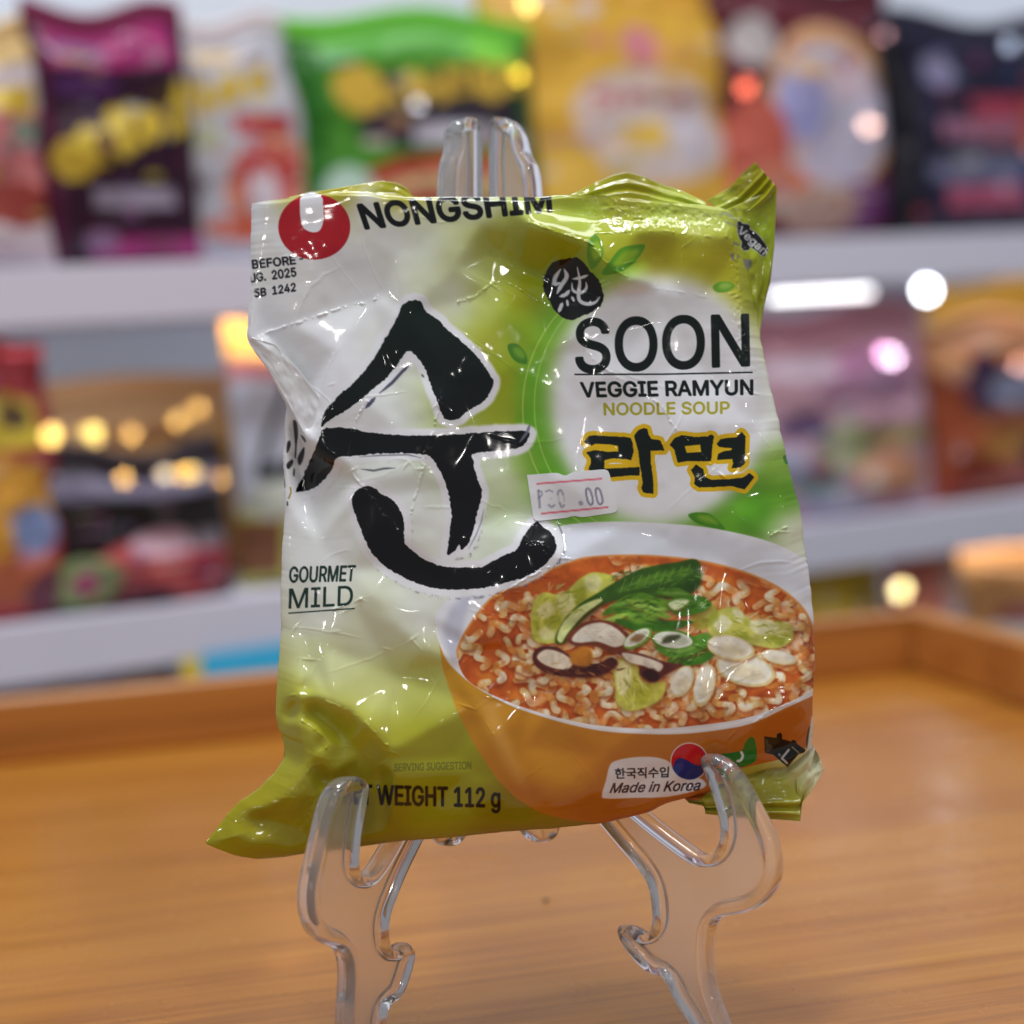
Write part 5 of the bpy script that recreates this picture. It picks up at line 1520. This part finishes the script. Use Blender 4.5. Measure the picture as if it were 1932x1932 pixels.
u6 = shop_packet('maroon snack bag with a round cream and lilac picture, left of the navy packet', 'snack_bag', 'snack bag', 1378, 1712, -8, 438, zu, (104, 34, 48),
                 [('e', .52, .46, .36, .34, (226, 170, 120)), ('e', .5, .5, .31, .29, (200, 192, 214)), ('e', .34, .46, .12, .14, (160, 160, 214)), ('e', .6, .36, .14, .08, (232, 206, 220)), ('e', .12, .62, .14, .2, (204, 90, 70)), ('e', .18, .78, .18, .1, (220, 130, 100)), ('e', .66, .86, .2, .1, (124, 60, 120)), ('e', .42, .88, .2, .1, (190, 150, 130)), ('r', .3, .28, .5, .34, (240, 190, 120)), ('e', .15, .2, .1, .1, (190, 180, 180))], (84, 26, 38), seed=6, group=GU, back=.05, depth=.045)
u7 = shop_packet('navy noodle packet with red bands at the right end of the upper shelf', 'noodle_packet', 'noodle packet', 1690, 2010, 62, 420, zu, (38, 36, 62),
                 [('r', .0, 0, .12, 1, (24, 22, 34)), ('r', .4, .32, 1, .46, (170, 54, 80)), ('r', .2, .44, .9, .54, (176, 112, 140)), ('e', .9, .5, .2, .2, (206, 90, 70)), ('e', .45, .68, .3, .1, (110, 112, 144)), ('r', .24, .76, .75, .88, (190, 84, 120)), ('e', .25, .2, .08, .08, (140, 136, 170)), ('e', .85, .75, .16, .14, (40, 60, 120))], (40, 38, 60), seed=7, group=GU, back=.025)
m1 = shop_packet('red noodle packet with a yellow panel at the left end of the middle shelf', 'noodle_packet', 'noodle packet', -170, 132, 678, 1168, zm, (196, 56, 66),
                 [('r', 0, 0, 1, .08, (232, 96, 108)), ('r', .1, .14, .84, .34, (232, 206, 40)), ('e', .7, .22, .1, .05, (110, 84, 60)), ('e', .55, .56, .4, .2, (236, 170, 40)), ('r', .86, 0, 1, .5, (168, 36, 48)), ('e', .78, .66, .16, .1, (130, 150, 200)), ('e', .7, .84, .3, .1, (206, 110, 70)), ('e', .9, .9, .2, .1, (130, 60, 80))], (230, 90, 104), seed=11, group=GM, back=.02)
m2b = shop_packet('golden orange snack bag standing behind the black noodle packet', 'snack_bag', 'snack bag', 128, 575, 742, 1120, zm, (206, 152, 84),
                  [('r', 0, .0, 1, .12, (196, 150, 100)), ('r', .45, .26, .8, .36, (214, 180, 60)), ('r', .1, .14, .5, .24, (170, 112, 60)), ('e', .8, .3, .2, .1, (236, 170, 60)), ('e', .55, .32, .12, .1, (80, 60, 50))], (190, 140, 90), seed=12, group=GM, back=.11, depth=.04, wavy=.3)
m2 = shop_packet('black noodle packet with a red food picture and a green and magenta disc', 'noodle_packet', 'noodle packet', 84, 446, 884, 1156, zm, (40, 32, 40),
                 [('r', .06, .06, .98, .2, (120, 112, 140)), ('r', .0, .22, 1, .44, (34, 30, 34)), ('e', .6, .75, .4, .26, (206, 80, 80)), ('e', .62, .55, .18, .1, (224, 180, 196)), ('e', .2, .78, .2, .18, (150, 176, 110)), ('e', .2, .78, .08, .08, (190, 70, 130)), ('e', .5, .93, .16, .08, (80, 30, 60)), ('e', .85, .55, .1, .08, (130, 120, 130)), ('e', .85, .78, .14, .14, (170, 36, 60))], (50, 40, 50), seed=13, group=GM, back=.02)
m3 = shop_packet('white packet with black brush strokes and orange top, half hidden behind the propped packet', 'noodle_packet', 'noodle packet', 466, 800, 648, 1110, zm, (214, 220, 240),
                 [('r', 0, 0, 1, .09, (255, 176, 50)), ('r', 0, .07, 1, .14, (206, 120, 130)), ('p', .09, .5, .32, .1, .022, (12, 14, 18)), ('p', .07, .53, .7, .46, .034, (12, 14, 18)), ('r', 0, .68, 1, 1, (196, 196, 90)), ('e', .2, .64, .2, .08, (200, 205, 190)), ('r', 0, .72, .18, .95, (140, 90, 60))], (246, 166, 60), seed=14, group=GM, back=.035)
m4 = shop_packet('pink and white snack packet with purple and green patches, right of the propped packet', 'snack_packet', 'snack packet', 1420, 1768, 615, 1008, zm, (208, 160, 176),
                 [('r', 0, 0, 1, .12, (214, 150, 166)), ('e', .3, .2, .3, .06, (232, 206, 224)), ('e', .7, .2, .25, .1, (222, 150, 196)), ('e', .62, .34, .3, .1, (170, 120, 150)), ('e', .6, .5, .3, .1, (216, 164, 184)), ('e', .24, .5, .14, .06, (110, 84, 136)), ('e', .46, .62, .16, .12, (196, 206, 150)), ('r', .55, .55, .98, .64, (176, 160, 90)), ('e', .3, .8, .14, .08, (140, 170, 170)), ('e', .7, .8, .2, .12, (216, 150, 110)), ('e', .32, .74, .06, .05, (150, 60, 80)), ('e', .4, .92, .2, .06, (170, 170, 200)), ('e', .15, .7, .1, .1, (190, 190, 220))], (216, 150, 170), seed=15, group=GM, back=.02)
m5b = shop_packet('yellow snack bag whose top edge shows behind the orange brown packet', 'snack_bag', 'snack bag', 1780, 2100, 556, 985, zm, (232, 170, 24), [('r', 0, .1, 1, .2, (236, 180, 40))], (232, 176, 30), seed=16, group=GM, back=.12)
m5 = shop_packet('orange brown noodle packet with dark patches at the right end of the middle shelf', 'noodle_packet', 'noodle packet', 1748, 2060, 628, 986, zm, (170, 76, 34),
                 [('r', 0, 0, 1, .14, (232, 150, 90)), ('e', .3, .3, .14, .2, (70, 44, 84)), ('e', .62, .34, .26, .14, (150, 160, 190)), ('e', .7, .12, .3, .1, (220, 140, 80)), ('r', .2, .46, .9, .6, (170, 90, 40)), ('e', .5, .68, .3, .08, (190, 130, 40)), ('e', .72, .74, .22, .1, (56, 36, 56)), ('e', .2, .9, .2, .1, (160, 60, 40)), ('e', .55, .9, .4, .08, (170, 70, 60)), ('e', .12, .15, .1, .1, (240, 170, 110))], (220, 150, 90), seed=17, group=GM, back=.03, yaw=.12)
l1 = shop_packet('yellow packet on the lowest shelf, its top just above the tray rim', 'snack_packet', 'snack packet', 1440, 1690, 1092, 1300, zl, (248, 206, 20), [('r', .7, 0, 1, 1, (206, 170, 50))], (250, 210, 20), seed=18, group=GLw, back=.02)
l2 = shop_packet('orange and cream packet on the lowest shelf beyond the tray corner', 'snack_packet', 'snack packet', 1705, 1830, 1062, 1300, zl, (232, 190, 170), [('r', 0, 0, .6, .3, (236, 130, 100)), ('r', .5, .2, 1, 1, (224, 200, 210))], (236, 140, 110), seed=19, group=GLw, back=.02)
l3 = shop_packet('orange packet with a dark red patch at the right end of the lowest shelf', 'snack_packet', 'snack packet', 1835, 2060, 1050, 1300, zl, (246, 176, 96), [('e', .35, .5, .25, .3, (190, 100, 100)), ('r', .0, .5, 1, 1, (224, 160, 110))], (246, 170, 90), seed=20, group=GLw, back=.03)
l4 = shop_packet('pale lilac packet at the left end of the lowest shelf', 'snack_packet', 'snack packet', -120, 130, 1312, 1480, zl, (120, 110, 160), [('r', .3, 0, 1, .5, (170, 160, 200))], (130, 120, 170), seed=21, group=GLw, back=.02)
l5 = shop_packet('peach and blue packet on the lowest shelf beside the price tag', 'snack_packet', 'snack packet', 160, 350, 1270, 1470, zl, (206, 190, 200), [('r', 0, 0, .4, .6, (160, 160, 210)), ('r', .5, .1, 1, .6, (232, 196, 170))], (180, 180, 216), seed=22, group=GLw, back=.02)

# shelf tags hanging below the middle board
def shelf_tag(label, x0, x1, y0, y1, c):
    a, b = edge_pt(x0, (y0 + y1) / 2, -.004), edge_pt(x1, (y0 + y1) / 2, -.004)
    tp, bt_ = edge_pt((x0 + x1) / 2, y0, -.004), edge_pt((x0 + x1) / 2, y1, -.004)
    w = np.linalg.norm(b - a); h = abs(tp[2] - bt_[2]); ce = (a + b) / 2
    o = box('price_tag', (ce[0], ce[1], (tp[2] + bt_[2]) / 2), (w, .0012, h), mat('tag_card', C255(*c), .5), None, SR, .0003)
    return tag(o, label, 'price tag', 'shelf price tags')


shelf_tag('bright cyan price tag below the middle shelf, just left of the propped packet', 382, 560, 1222, 1312, (60, 190, 240))
shelf_tag('small yellow price tag beside the cyan one below the middle shelf', 345, 380, 1242, 1320, (232, 206, 50))

# foil discs added to the packets to throw lamp glints at the camera
for root, x, y, bk, sz, c, lp in ((m1, 98, 822, .0, .0042, (255, 214, 120), 5), (m2b, 175, 818, .07, .0046, (255, 222, 130), 7), (m2b, 248, 820, .07, .003, (240, 190, 110), 5), (m2b, 335, 795, .07, .003, (240, 190, 110), 6), (m2b, 373, 770, .07, .0034, (240, 190, 110), 7),
                                  (m2, 235, 903, -.002, .0028, (240, 190, 110), 5), (m2, 310, 895, -.002, .002, (230, 210, 180), 6), (m2, 345, 893, -.002, .003, (250, 200, 110), 7), (m2, 362, 893, -.002, .003, (250, 214, 130), 5), (m2, 415, 905, -.002, .0022, (240, 190, 120), 7),
                                  (u4, 788, 198, .015, .0026, (130, 130, 136), 0), (u4, 978, 145, .015, .003, (160, 138, 40), 2), (u5, 995, 8, .02, .004, (200, 170, 100), 1), (u6, 1407, 165, .02, .004, (170, 78, 58), 2), (u6, 1640, 238, .02, .0042, (190, 158, 150), 0), (u6, 1668, 68, .02, .003, (120, 92, 98), 1), (u7, 1905, 85, .0, .0034, (120, 132, 152), 1),
                                  (m4, 1680, 675, -.005, .0046, (250, 220, 255), 1), (m4, 1668, 668, -.005, .003, (240, 180, 230), 0), (m5, 1922, 690, .0, .0032, (200, 150, 135), 1), (l1, 1700, 1115, -.005, .0044, (255, 236, 170), 1)):
    glint(root, x, y, bk, max(sz, .0026) * 1.35, c, lp)

# wall behind everything
struct(box('wall', (0.2, 3.2, .6), (6, .1, 3.2), mat('pale_wall', C255(206, 212, 208), .8)))
struct(box('floor', (0.2, 1.2, -.92), (6, 5, .04), mat('shop_floor', C255(150, 146, 140), .6)))
